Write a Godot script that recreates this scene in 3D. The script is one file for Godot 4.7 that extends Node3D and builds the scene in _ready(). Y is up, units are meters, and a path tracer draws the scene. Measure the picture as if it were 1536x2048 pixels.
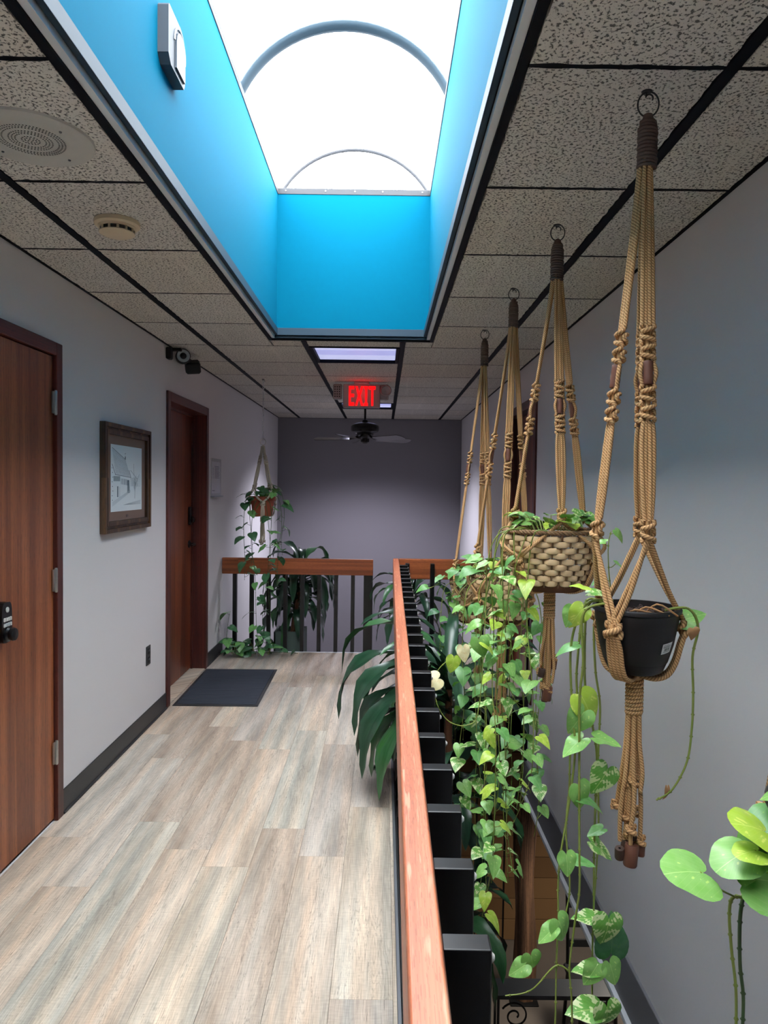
extends Node3D
# An upstairs hallway under a barrel-vault skylight, with a row of macrame plant hangers over an open well.
# Metres, y up, floor of the walkway at y = 0, the camera over the origin looking down -z.

const CEIL := 2.338        # underside of the ceiling tiles
const WL := -1.394         # left wall
const WR := 1.012          # right wall
const ZB := -9.403         # far wall
const ZF := 1.6            # wall behind the camera
const EDGE := -6.2         # far edge of the walkway
const LOW := -2.6          # floor of the lower level
const TILE := 0.61
const GX := -0.5035        # one of the long ceiling runners
const GZ := -1.527         # one of the cross joints
var M := {}
var taken := {}
var rng := RandomNumberGenerator.new()


# ---------------------------------------------------------------- mesh builder
class MB:
	var v := PackedVector3Array()
	var n := PackedVector3Array()
	var t := PackedVector2Array()
	var ix := PackedInt32Array()
	var xf := Transform3D()
	var grain := 1
	var uvo := Vector2.ZERO

	func vert(p: Vector3, nn: Vector3, uv: Vector2) -> int:
		v.append(xf * p)
		n.append((xf.basis * nn).normalized())
		t.append(uv)
		return v.size() - 1

	func tri(a: int, b: int, c: int) -> void:
		var g := (v[b] - v[a]).cross(v[c] - v[a])
		if g.dot(n[a] + n[b] + n[c]) > 0.0:
			ix.append_array([a, c, b])
		else:
			ix.append_array([a, b, c])

	func quad(a: int, b: int, c: int, d: int) -> void:
		tri(a, b, c)
		tri(a, c, d)

	func guv(p: Vector3) -> Vector2:
		if grain == 0:
			return Vector2(p.y + p.z, p.x) + uvo
		if grain == 1:
			return Vector2(p.x + p.z, p.y) + uvo
		return Vector2(p.x + p.y, p.z) + uvo

	func box(c: Vector3, s: Vector3, bev := 0.0, basis := Basis()) -> MB:
		var h := s * 0.5
		bev = minf(bev, minf(h.x, minf(h.y, h.z)) * 0.9)
		var id := {}
		for sx: int in [-1, 1]:
			for sy: int in [-1, 1]:
				for sz: int in [-1, 1]:
					var sg := Vector3(sx, sy, sz)
					for ax in 3:
						var p := sg * (h - Vector3.ONE * bev)
						p[ax] = sg[ax] * h[ax]
						var nn := Vector3.ZERO
						nn[ax] = sg[ax]
						var q := c + basis * p
						id[[sx, sy, sz, ax]] = vert(q, basis * nn, guv(c + p))
		for ax in 3:
			var b := (ax + 1) % 3
			var d := (ax + 2) % 3
			for s1: int in [-1, 1]:
				var k := []
				for pr: Array in [[-1, -1], [1, -1], [1, 1], [-1, 1]]:
					var key := [0, 0, 0]
					key[ax] = s1
					key[b] = pr[0]
					key[d] = pr[1]
					k.append(id[[key[0], key[1], key[2], ax]])
				quad(k[0], k[1], k[2], k[3])
		if bev > 0.0:
			for ax in 3:
				var b := (ax + 1) % 3
				var d := (ax + 2) % 3
				for pr: Array in [[-1, -1], [1, -1], [1, 1], [-1, 1]]:
					var k0 := [0, 0, 0]
					k0[ax] = -1
					k0[b] = pr[0]
					k0[d] = pr[1]
					var k1: Array = k0.duplicate()
					k1[ax] = 1
					quad(id[[k0[0], k0[1], k0[2], b]], id[[k1[0], k1[1], k1[2], b]], id[[k1[0], k1[1], k1[2], d]], id[[k0[0], k0[1], k0[2], d]])
			for sx: int in [-1, 1]:
				for sy: int in [-1, 1]:
					for sz: int in [-1, 1]:
						tri(id[[sx, sy, sz, 0]], id[[sx, sy, sz, 1]], id[[sx, sy, sz, 2]])
		return self

	# box between two corners
	func span(a: Vector3, b: Vector3, bev := 0.0) -> MB:
		return box((a + b) * 0.5, (b - a).abs(), bev)

	# tube along points; radii is one number or one per point; flat squashes it along the carried normal
	func tube(pts: PackedVector3Array, radii, sides := 6, caps := true, vs := 1.0, flat := 1.0, up := Vector3(0.123, 0.1, 1)) -> MB:
		var m := pts.size()
		var prev := []
		var run := 0.0
		var nrm := up
		for i in m:
			var d := (pts[mini(i + 1, m - 1)] - pts[maxi(i - 1, 0)])
			d = d.normalized() if d.length() > 1e-9 else Vector3.UP
			nrm = nrm - d * nrm.dot(d)
			if nrm.length() < 1e-4:
				nrm = d.cross(Vector3.RIGHT if absf(d.x) < 0.9 else Vector3.UP)
			nrm = nrm.normalized()
			var bi := d.cross(nrm)
			if i > 0:
				run += pts[i].distance_to(pts[i - 1])
			var r: float = radii[i] if radii is Array or radii is PackedFloat32Array else radii
			var ring := []
			for k in sides + 1:
				var a := TAU * k / sides
				var o := nrm * cos(a) * flat + bi * sin(a)
				var on := nrm * cos(a) / flat + bi * sin(a)
				ring.append(vert(pts[i] + o * r, on, Vector2(float(k) / sides, run * vs)))
			if i > 0:
				for k in sides:
					quad(prev[k], prev[k + 1], ring[k + 1], ring[k])
			if caps and (i == 0 or i == m - 1):
				var dn := -d if i == 0 else d
				var cc := vert(pts[i], dn, Vector2(0.5, run * vs))
				var rim := []
				for k in sides + 1:
					rim.append(vert(v0(ring[k]), dn, Vector2(float(k) / sides, run * vs)))
				for k in sides:
					tri(cc, rim[k], rim[k + 1])
			prev = ring
		return self

	func v0(i: int) -> Vector3:
		return xf.affine_inverse() * v[i]

	# profile of (radius, height) turned round the y axis at c
	func lathe(prof: PackedVector2Array, segs := 24, c := Vector3.ZERO, vs := 1.0) -> MB:
		for i in prof.size() - 1:
			var a := prof[i]
			var b := prof[i + 1]
			if a.distance_to(b) < 1e-6:
				continue
			var nn := Vector2(b.y - a.y, a.x - b.x).normalized()
			var na := nn
			var nb := nn
			if i > 0:
				var q := prof[i - 1]
				var n2 := Vector2(a.y - q.y, q.x - a.x).normalized()
				if n2.dot(nn) > 0.75:
					na = (n2 + nn).normalized()
			if i < prof.size() - 2:
				var q := prof[i + 2]
				var n2 := Vector2(q.y - b.y, b.x - q.x).normalized()
				if n2.dot(nn) > 0.75:
					nb = (n2 + nn).normalized()
			var pa := []
			var pb := []
			for k in segs + 1:
				var g := TAU * k / segs
				var e := Vector3(cos(g), 0, sin(g))
				pa.append(vert(c + e * a.x + Vector3.UP * a.y, e * na.x + Vector3.UP * na.y, Vector2(float(k) / segs, a.y * vs)))
				pb.append(vert(c + e * b.x + Vector3.UP * b.y, e * nb.x + Vector3.UP * nb.y, Vector2(float(k) / segs, b.y * vs)))
			for k in segs:
				if a.x > 1e-6:
					tri(pa[k], pa[k + 1], pb[k])
				if b.x > 1e-6:
					tri(pa[k + 1], pb[k + 1], pb[k])
		return self

	# flat outline in the xy plane, from z = 0 to z = depth, convex or not
	func prism(poly: PackedVector2Array, depth: float) -> MB:
		var tr := Geometry2D.triangulate_polygon(poly)
		for s in 2:
			var nn := Vector3(0, 0, 1 if s else -1)
			var base := v.size()
			for p in poly:
				vert(Vector3(p.x, p.y, depth * s), nn, p)
			for i in range(0, tr.size(), 3):
				tri(base + tr[i], base + tr[i + 1], base + tr[i + 2])
		var area := 0.0
		for i in poly.size():
			area += poly[i].cross(poly[(i + 1) % poly.size()])
		for i in poly.size():
			var a := poly[i]
			var b := poly[(i + 1) % poly.size()]
			var e := b - a
			var o := Vector3(e.y, -e.x, 0) * signf(area)
			o = o.normalized()
			quad(vert(Vector3(a.x, a.y, 0), o, a), vert(Vector3(b.x, b.y, 0), o, b), vert(Vector3(b.x, b.y, depth), o, b), vert(Vector3(a.x, a.y, depth), o, a))
		return self

	func mesh() -> ArrayMesh:
		var arr := []
		arr.resize(Mesh.ARRAY_MAX)
		arr[Mesh.ARRAY_VERTEX] = v
		arr[Mesh.ARRAY_NORMAL] = n
		arr[Mesh.ARRAY_TEX_UV] = t
		arr[Mesh.ARRAY_INDEX] = ix
		var m := ArrayMesh.new()
		m.add_surface_from_arrays(Mesh.PRIMITIVE_TRIANGLES, arr)
		return m


# ---------------------------------------------------------------- naming and adding
func numbered(called: String) -> String:
	var k: int = taken.get(called, 0)
	taken[called] = k + 1
	return called if k == 0 else "%s_%03d" % [called, k]


func obj(called: String, shape, m: Material, parent: Node3D = self) -> MeshInstance3D:
	var o := MeshInstance3D.new()
	if parent == self:
		o.name = numbered(called)
	else:
		var key := "k_" + called
		var k: int = parent.get_meta(key, 0)
		parent.set_meta(key, k + 1)
		o.name = called if k == 0 else "%s_%03d" % [called, k]
	o.mesh = shape.mesh() if shape is MB else shape
	o.material_override = m
	parent.add_child(o, true)
	return o


func tag(o: Node3D, label: String, category: String, group := "") -> Node3D:
	o.set_meta("label", label)
	o.set_meta("category", category)
	if group != "":
		o.set_meta("group", group)
	return o


func thing(called: String, label: String, category: String, at := Vector3.ZERO, group := "") -> Node3D:
	var o := Node3D.new()
	o.name = numbered(called)
	o.position = at
	add_child(o, true)
	tag(o, label, category, group)
	return o


func struct(called: String, shape, m: Material, label: String, category: String) -> Node3D:
	var o: Node3D
	if shape == null:
		o = Node3D.new()
		o.name = numbered(called)
		add_child(o, true)
	else:
		o = obj(called, shape, m)
	o.set_meta("kind", "structure")
	tag(o, label, category)
	return o


func part(called: String, shape, m: Material, parent: Node3D, label := "") -> MeshInstance3D:
	var o := obj(called, shape, m, parent)
	if label != "":
		o.set_meta("label", label)
	return o


# ---------------------------------------------------------------- materials and textures
func mat(called: String, c: Color, rough := 0.6, metal := 0.0) -> StandardMaterial3D:
	var m := StandardMaterial3D.new()
	m.resource_name = called
	m.albedo_color = c
	m.roughness = rough
	m.metallic = metal
	M[called] = m
	return m


func rgb(r: float, g: float, b: float) -> Color:
	return Color(r / 255.0, g / 255.0, b / 255.0)


# grey noise of nw x nh, stretched to w x h, as bytes
func nbytes(w: int, h: int, nw: int, nh: int, sd: int, freq: float, octaves := 3) -> PackedByteArray:
	var f := FastNoiseLite.new()
	f.seed = sd
	f.frequency = freq
	f.noise_type = FastNoiseLite.TYPE_SIMPLEX_SMOOTH
	f.fractal_octaves = octaves
	var im := f.get_image(nw, nh)
	im.convert(Image.FORMAT_L8)
	im.resize(w, h, Image.INTERPOLATE_CUBIC)
	return im.get_data()


func image_tex(w: int, h: int, data: PackedByteArray, mip := true) -> ImageTexture:
	var im := Image.create_from_data(w, h, false, Image.FORMAT_RGB8, data)
	return ImageTexture.create_from_image(im)


# washed oak vinyl: grain runs along v
func plank_tex(sd: int) -> ImageTexture:
	var w := 160
	var h := 896
	var tone := nbytes(w, h, 20, 14, sd, 0.09, 2)
	var grain := nbytes(w, h, w, 40, sd + 11, 0.22, 3)
	var hue := nbytes(w, h, 40, 10, sd + 23, 0.07, 2)
	var cath := nbytes(w, h, 40, 20, sd + 31, 0.045, 2)
	var crack := nbytes(w, h, 64, 14, sd + 47, 0.13, 3)
	var saw := nbytes(w, h, 12, 448, sd + 59, 0.35, 2)
	var d := PackedByteArray()
	d.resize(w * h * 3)
	var k := 0
	for i in w * h:
		var g := grain[i] / 255.0 - 0.5
		var hu := clampf((hue[i] / 255.0 - 0.5) * 1.5 + 0.5, 0.0, 1.0)
		var c := cath[i] / 255.0
		var ring := absf(fposmod(c * 15.0 + g * 0.5, 1.0) - 0.5) * 2.0
		var l := 1.0 + (tone[i] / 255.0 - 0.5) * 0.27 + g * 0.22 + (saw[i] / 255.0 - 0.5) * 0.09
		l -= 0.13 * smoothstep(0.62, 1.0, ring) * smoothstep(0.46, 0.66, c)
		var cr := absf(crack[i] / 255.0 - 0.56)
		if cr < 0.011:
			l -= 0.30 * (1.0 - cr / 0.011) * smoothstep(0.45, 0.6, tone[i] / 255.0)
		d[k] = clampi(int(l * lerpf(182.0, 190.0, hu)), 0, 255)
		d[k + 1] = clampi(int(l * lerpf(176.0, 175.0, hu)), 0, 255)
		d[k + 2] = clampi(int(l * lerpf(164.0, 157.0, hu)), 0, 255)
		k += 3
	return image_tex(w, h, d)


# stained timber: fine streaks along v between a dark and a light colour
func wood_tex(sd: int, w: int, h: int, dark: Color, light: Color, streak: float, worn := 0.0) -> ImageTexture:
	var fine := nbytes(w, h, w, maxi(8, h / 40), sd, 0.16, 3)
	var broad := nbytes(w, h, maxi(8, w / 6), maxi(6, h / 90), sd + 5, 0.11, 2)
	var pore := nbytes(w, h, w, h / 6, sd + 9, 0.4, 1)
	var wear := nbytes(w, h, w / 2, maxi(8, h / 10), sd + 13, 0.13, 4)
	var d := PackedByteArray()
	d.resize(w * h * 3)
	var k := 0
	for i in w * h:
		var f := clampf(0.5 + (fine[i] / 255.0 - 0.5) * streak + (broad[i] / 255.0 - 0.5) * 1.1, 0.0, 1.0)
		var c := dark.lerp(light, f)
		if pore[i] < 70:
			c = c.darkened(0.16)
		if worn > 0.0:
			var q := wear[i] / 255.0
			if q > 0.68:
				c = c.lerp(Color(0.86, 0.66, 0.54), worn * minf(1.0, (q - 0.68) * 9.0))
		d[k] = c.r8
		d[k + 1] = c.g8
		d[k + 2] = c.b8
		k += 3
	return image_tex(w, h, d)


func textured(called: String, tex: Texture2D, rough: float, scale := Vector3.ONE) -> StandardMaterial3D:
	var m := mat(called, Color.WHITE, rough)
	m.albedo_texture = tex
	m.uv1_scale = scale
	return m


# fissured mineral-fibre ceiling tile: colour and height
func tile_maps() -> Array:
	var s := 640
	var a := FastNoiseLite.new()
	a.seed = 5
	a.frequency = 0.075
	a.fractal_octaves = 2
	a.domain_warp_enabled = true
	a.domain_warp_amplitude = 16.0
	a.domain_warp_frequency = 0.02
	var im := a.get_seamless_image(s, s)
	im.convert(Image.FORMAT_L8)
	var b := im.get_data()
	var fine := nbytes(s, s, s, s, 9, 0.3, 2)
	var d := PackedByteArray()
	d.resize(s * s * 3)
	var hgt := PackedByteArray()
	hgt.resize(s * s)
	var k := 0
	for i in s * s:
		var q := b[i] / 255.0 + (fine[i] / 255.0 - 0.5) * 0.30
		var pit := 1.0 - smoothstep(0.27, 0.345, q)
		var l := 1.0 + (fine[i] / 255.0 - 0.5) * 0.16
		l *= 1.0 - 0.55 * pit
		d[k] = clampi(int(212.0 * l), 0, 255)
		d[k + 1] = clampi(int(207.0 * l), 0, 255)
		d[k + 2] = clampi(int(198.0 * l), 0, 255)
		hgt[i] = clampi(int(255.0 * (1.0 - pit) * (0.82 + 0.18 * fine[i] / 255.0)), 0, 255)
		k += 3
	var him := Image.create_from_data(s, s, false, Image.FORMAT_L8, hgt)
	return [image_tex(s, s, d), ImageTexture.create_from_image(him)]


func make_materials() -> void:
	mat("wall_paint", rgb(206, 204, 205), 0.75)
	mat("far_wall_paint", rgb(126, 123, 129), 0.8)
	mat("plaster", rgb(150, 147, 145), 0.85)
	mat("shaft_blue", rgb(0, 96, 124), 0.8)
	M.shaft_blue.metallic_specular = 0.15
	mat("lip_blue", rgb(3, 44, 62), 0.6)
	mat("grid_black", rgb(5, 9, 18), 0.6)
	M.grid_black.metallic_specular = 0.25
	mat("base_black", rgb(42, 43, 45), 0.5)
	mat("black_gloss", rgb(5, 6, 8), 0.3)
	mat("black_matte", rgb(12, 13, 15), 0.65)
	mat("white_metal", rgb(214, 218, 222), 0.4)
	mat("grey_metal", rgb(120, 124, 128), 0.4, 0.5)
	mat("steel", rgb(176, 176, 172), 0.35, 0.9)
	mat("grey_plastic", rgb(150, 158, 166), 0.5)
	mat("white_plastic", rgb(196, 196, 192), 0.5)
	mat("cream_plastic", rgb(202, 184, 154), 0.5)
	mat("band_grey", rgb(112, 112, 116), 0.5)
	mat("rib_grey", rgb(40, 60, 72), 0.8)
	mat("curb_grey", rgb(66, 68, 72), 0.8)
	var g := mat("skylight_acrylic", Color(0.97, 0.98, 1.0, 0.06), 0.2)
	g.transparency = BaseMaterial3D.TRANSPARENCY_ALPHA
	var tm := tile_maps()
	for i in 3:
		var t := textured("ceiling_tile_%d" % i, tm[0], 0.95, Vector3(1.9, 1.9, 1))
		t.albedo_color = [Color(1, 1, 1), Color(0.97, 0.97, 0.975), Color(0.985, 0.975, 0.96)][i]
		t.heightmap_enabled = true
		t.heightmap_texture = tm[1]
		t.heightmap_scale = 0.22
	for i in 6:
		textured("plank_%d" % i, plank_tex(100 + i * 17), 0.5)
		var t: Color = [Color(1, 1, 1), Color(0.93, 0.92, 0.92), Color(1, 0.985, 0.96), Color(0.95, 0.965, 0.96), Color(0.9, 0.875, 0.86), Color(0.985, 0.95, 0.92)][i]
		M["plank_%d" % i].albedo_color = t
	textured("door_wood", wood_tex(41, 512, 512, rgb(110, 58, 34), rgb(160, 94, 57), 0.7), 0.36, Vector3(1.1, 0.45, 1))
	textured("dark_door_wood", wood_tex(43, 256, 512, rgb(78, 36, 24), rgb(140, 74, 44), 0.8), 0.35, Vector3(1.1, 0.45, 1))
	textured("frame_wood", wood_tex(47, 128, 512, rgb(64, 27, 22), rgb(100, 46, 36), 0.8), 0.4, Vector3(4, 0.5, 1))
	textured("rail_wood", wood_tex(53, 256, 512, rgb(168, 92, 62), rgb(196, 120, 86), 0.8, 0.6), 0.42, Vector3(5, 0.8, 1))
	textured("board_wood", wood_tex(59, 256, 512, rgb(116, 56, 26), rgb(170, 92, 48), 0.9), 0.4, Vector3(5, 0.8, 1))


# ---------------------------------------------------------------- camera, sky, lamps
func _ready() -> void:
	rng.seed = 7
	var cam := Camera3D.new()
	cam.name = "camera"
	cam.position = Vector3(0, 1.4565, 0)
	cam.rotation = Vector3(-0.0358, -0.0009, 0.0135)
	cam.fov = 71.13
	cam.near = 0.05
	cam.far = 60.0
	add_child(cam)
	cam.current = true
	var e := Environment.new()
	e.background_mode = Environment.BG_COLOR
	e.background_color = Color(0.965, 0.98, 1.0)     # an even white overcast
	e.background_energy_multiplier = SKY
	e.tonemap_mode = Environment.TONE_MAPPER_LINEAR
	e.tonemap_exposure = 1.0
	e.sdfgi_enabled = true
	e.ssao_enabled = true
	e.ssil_enabled = true
	var we := WorldEnvironment.new()
	we.name = "sky"
	we.environment = e
	add_child(we)
	make_materials()
	build_shell()
	build_ceiling()
	build_skylight()
	build_floor()
	build_doors()
	build_lower_level()
	build_railings()
	build_lamps()
	build_lower_lamp()
	build_wall_things()
	build_hangers()
	build_plants()


const SKY := 17.5


# ---------------------------------------------------------------- the shell
func build_shell() -> void:
	# left wall with two door openings: the near door z -2.44..-3.03, the far door z -4.66..-5.585
	var w := MB.new()
	var xo := WL - 0.16
	w.span(Vector3(xo, LOW, ZF), Vector3(WL, -0.3, ZB))
	w.span(Vector3(xo, -0.3, ZF), Vector3(WL, 0.0, ZB))
	w.span(Vector3(xo, 0.0, ZF), Vector3(WL, 2.7, -2.415))
	w.span(Vector3(xo, 0.0, -3.055), Vector3(WL, 2.7, -4.62))
	w.span(Vector3(xo, 0.0, -5.62), Vector3(WL, 2.7, ZB))
	w.span(Vector3(xo, 2.012, -2.415), Vector3(WL, 2.7, -3.055))
	w.span(Vector3(xo, 2.012, -4.62), Vector3(WL, 2.7, -5.62))
	w.span(Vector3(xo - 0.05, -0.1, -2.0), Vector3(xo, 2.2, -5.7))
	struct("wall_left", w, M.wall_paint, "light grey painted left wall with two wooden doors", "wall")
	w = MB.new()
	var xr := WR + 0.16
	w.span(Vector3(WR, -0.43, ZF), Vector3(xr, 2.7, -4.79))
	w.span(Vector3(WR, -0.43, -5.80), Vector3(xr, 2.7, ZB))
	w.span(Vector3(WR, 2.04, -4.79), Vector3(xr, 2.7, -5.80))
	w.span(Vector3(WR, -0.43, -4.79), Vector3(xr, 0.0, -5.80))
	w.span(Vector3(xr, -0.1, -4.7), Vector3(xr + 0.05, 2.2, -5.9))
	struct("wall_right", w, M.wall_paint, "light grey painted right wall behind the hanging plants", "wall")
	w = MB.new()
	w.span(Vector3(xo, LOW - 0.1, ZB), Vector3(3.4, 2.7, ZB - 0.15))
	struct("wall_far", w, M.far_wall_paint, "grey mauve end wall behind the ceiling fan", "wall")
	w = MB.new()
	w.span(Vector3(xo, LOW - 0.1, ZF), Vector3(3.4, 2.7, ZF + 0.15))
	struct("wall_front", w, M.wall_paint, "plain wall closing the hall behind the viewer", "wall")
	# band where the right wall ends over the lower level
	w = MB.new()
	w.span(Vector3(WR - 0.012, -0.64, ZF), Vector3(xr, -0.43, -4.95), 0.004)
	struct("trim_1", w, M.band_grey, "dark grey band along the lower edge of the right wall", "trim")
	w = MB.new()
	w.span(Vector3(WR - 0.03, -0.665, ZF), Vector3(WR + 0.02, -0.64, -4.95), 0.003)
	w.span(Vector3(WR - 0.012, -0.70, ZF), Vector3(WR + 0.02, -0.68, -4.95), 0.003)
	w.span(Vector3(WR + 0.0, -0.70, ZF), Vector3(WR + 0.02, -0.64, -4.95))
	struct("trim_2", w, M.white_metal, "thin metal edge under the dark band of the right wall", "trim")
	# black vinyl baseboards
	for s: Array in [[ZF, -2.38], [-3.09, -4.585], [-5.655, EDGE]]:
		var b := MB.new()
		b.span(Vector3(WL, 0.0, s[0]), Vector3(WL + 0.008, 0.107, s[1]), 0.003)
		b.span(Vector3(WL, 0.0, s[0]), Vector3(WL + 0.016, 0.012, s[1]), 0.003)
		struct("baseboard_left", b, M.base_black, ["black vinyl baseboard behind the viewer left of the near door", "long black vinyl baseboard between the two left doors", "short black baseboard between the far door and railing"][[ZF, -3.09, -5.655].find(s[0])], "baseboard")


func jag_tile(x0: float, x1: float, z0: float, z1: float, sd: int) -> MB:
	var r := RandomNumberGenerator.new()
	r.seed = sd
	var mb := MB.new()
	var off := Vector2(r.randf(), r.randf()) * 3.0
	var swap := r.randf() < 0.5
	var per := []
	var cs := [Vector2(x0, z0), Vector2(x1, z0), Vector2(x1, z1), Vector2(x0, z1)]
	for e in 4:
		var a: Vector2 = cs[e]
		var b: Vector2 = cs[(e + 1) % 4]
		var k := maxi(1, int(a.distance_to(b) / 0.02))
		var inw := Vector2(-(b - a).y, (b - a).x).normalized()
		if inw.dot(Vector2((x0 + x1) / 2, (z0 + z1) / 2) - a) < 0:
			inw = -inw
		for i in k:
			per.append(a.lerp(b, float(i) / k) + inw * r.randf_range(0.0, 0.0045 if i else 0.001))
	var c := Vector2((x0 + x1) / 2, (z0 + z1) / 2)
	var y := CEIL
	var f := func(p: Vector2) -> Vector2: return (Vector2(p.y, p.x) if swap else p) + off
	var ci := mb.vert(Vector3(c.x, y, c.y), Vector3.DOWN, f.call(c))
	var ring := []
	for p: Vector2 in per:
		ring.append(mb.vert(Vector3(p.x, y, p.y), Vector3.DOWN, f.call(p)))
	var m := per.size()
	for i in m:
		mb.tri(ci, ring[i], ring[(i + 1) % m])
		var p: Vector2 = per[i]
		var q: Vector2 = per[(i + 1) % m]
		var o := (p + q) * 0.5 - c
		var nn := Vector3(o.x, 0, 0) if absf(o.x) / absf(x1 - x0) > absf(o.y) / absf(z1 - z0) else Vector3(0, 0, o.y)
		nn = nn.normalized()
		mb.quad(mb.vert(Vector3(p.x, y, p.y), nn, p), mb.vert(Vector3(q.x, y, q.y), nn, q), mb.vert(Vector3(q.x, y + 0.013, q.y), nn, q), mb.vert(Vector3(p.x, y + 0.013, p.y), nn, p))
	return mb


const OX0 := -0.7105      # skylight opening in the ceiling
const OX1 := 0.2895
const OZ := -4.392
const OZF := 0.95

func build_ceiling() -> void:
	var s := MB.new()
	var y0 := CEIL + 0.012
	var xa := WL - 0.16
	var xb := WR + 0.16
	s.span(Vector3(xa, y0, ZF), Vector3(OX0 - 0.01, 2.7, ZB))
	s.span(Vector3(OX1 + 0.01, y0, ZF), Vector3(xb, 2.7, ZB))
	s.span(Vector3(OX0 - 0.01, y0, OZ - 0.06), Vector3(OX1 + 0.01, 2.7, -4.63))
	s.span(Vector3(OX0 - 0.01, 2.46, -4.63), Vector3(OX1 + 0.01, 2.7, ZB))
	s.span(Vector3(OX0 - 0.01, y0, -5.18), Vector3(OX1 + 0.01, 2.47, -7.64))
	s.span(Vector3(OX0 - 0.01, y0, -8.23), Vector3(OX1 + 0.01, 2.47, ZB))
	s.span(Vector3(OX0 - 0.01, y0, -4.62), Vector3(-0.497, 2.47, -5.2))
	s.span(Vector3(0.10, y0, -4.62), Vector3(OX1 + 0.01, 2.47, -5.2))
	s.span(Vector3(OX0 - 0.01, y0, -7.62), Vector3(-0.497, 2.47, -8.25))
	s.span(Vector3(0.10, y0, -7.62), Vector3(OX1 + 0.01, 2.47, -8.25))
	s.span(Vector3(OX0 - 0.01, y0, ZF), Vector3(OX1 + 0.01, 2.7, OZF + 0.06))
	var ceil := struct("ceiling", s, M.grid_black, "suspended ceiling of fissured grey tiles in a black grid", "ceiling")
	# tiles
	var xs := [WL, GX - TILE, GX, GX + TILE, GX + 2 * TILE, WR]
	var sd := 1
	for c in 5:
		var k := -6
		while true:
			var za: float = minf(GZ - TILE * k, ZF)
			var zb: float = maxf(GZ - TILE * (k + 1), ZB)
			k += 1
			if za <= ZB + 0.02:
				break
			if zb >= ZF - 0.02:
				continue
			var x0: float = xs[c] + (0.016 if c else 0.012)
			var x1: float = xs[c + 1] - (0.016 if c < 4 else 0.012)
			if c == 2 and (k == 6 or k == 11):
				continue                      # the two light panels
			var pieces := [[x0, x1, za, zb]]
			if za > OZ and zb < OZF:
				pieces = []
				if x0 < OX0:
					pieces.append([x0, minf(x1, OX0 - 0.002), za, zb])
				if x1 > OX1:
					pieces.append([maxf(x0, OX1 + 0.002), x1, za, zb])
				if zb < OZ - 0.03 and x0 < OX1 and x1 > OX0:
					pieces.append([maxf(x0, OX0), minf(x1, OX1), OZ - 0.004, zb])
			for p: Array in pieces:
				if absf(p[1] - p[0]) < 0.03:
					continue
				sd += 1
				if p[3] > ZB + 0.05:
					part("cross_tee", MB.new().span(Vector3(p[0], CEIL + 0.0008, p[3] - 0.0105), Vector3(p[1], CEIL + 0.0125, p[3] + 0.0105)), M.grid_black, ceil)
				part("ceiling_tile", jag_tile(p[0], p[1], p[2] - 0.0065, p[3] + 0.0065, sd), M["ceiling_tile_%d" % (sd % 3)], ceil)
	# long black runners and the angle along the walls
	for x: float in [xs[1], xs[2], xs[3], xs[4]]:
		var z0 := ZF
		if x > OX0 and x < OX1:
			z0 = OZ - 0.02
		part("runner", MB.new().span(Vector3(x - 0.015, CEIL - 0.002, z0), Vector3(x + 0.015, CEIL + 0.013, ZB), 0.001), M.grid_black, ceil)
	part("wall_angle", MB.new().span(Vector3(WL, CEIL - 0.002, ZF), Vector3(WL + 0.014, CEIL + 0.013, ZB)), M.grid_black, ceil)
	part("wall_angle", MB.new().span(Vector3(WR - 0.014, CEIL - 0.002, ZF), Vector3(WR, CEIL + 0.013, ZB)), M.grid_black, ceil)
	part("wall_angle", MB.new().span(Vector3(WL, CEIL - 0.002, ZB), Vector3(WR, CEIL + 0.013, ZB + 0.012)), M.grid_black, ceil)


const SX0 := -0.673       # inner faces of the skylight shaft
const SX1 := 0.262
const SZ := -4.45
const SZF := 1.0
const STOP := 3.235

func vault(x: float) -> float:
	# height of the barrel vault over the springing line
	var c := (SX0 + SX1) * 0.5
	var hw := 0.505
	var r := 0.545
	return STOP + 0.02 + sqrt(maxf(0.0, r * r - (x - c) * (x - c))) - sqrt(r * r - hw * hw)


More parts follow.
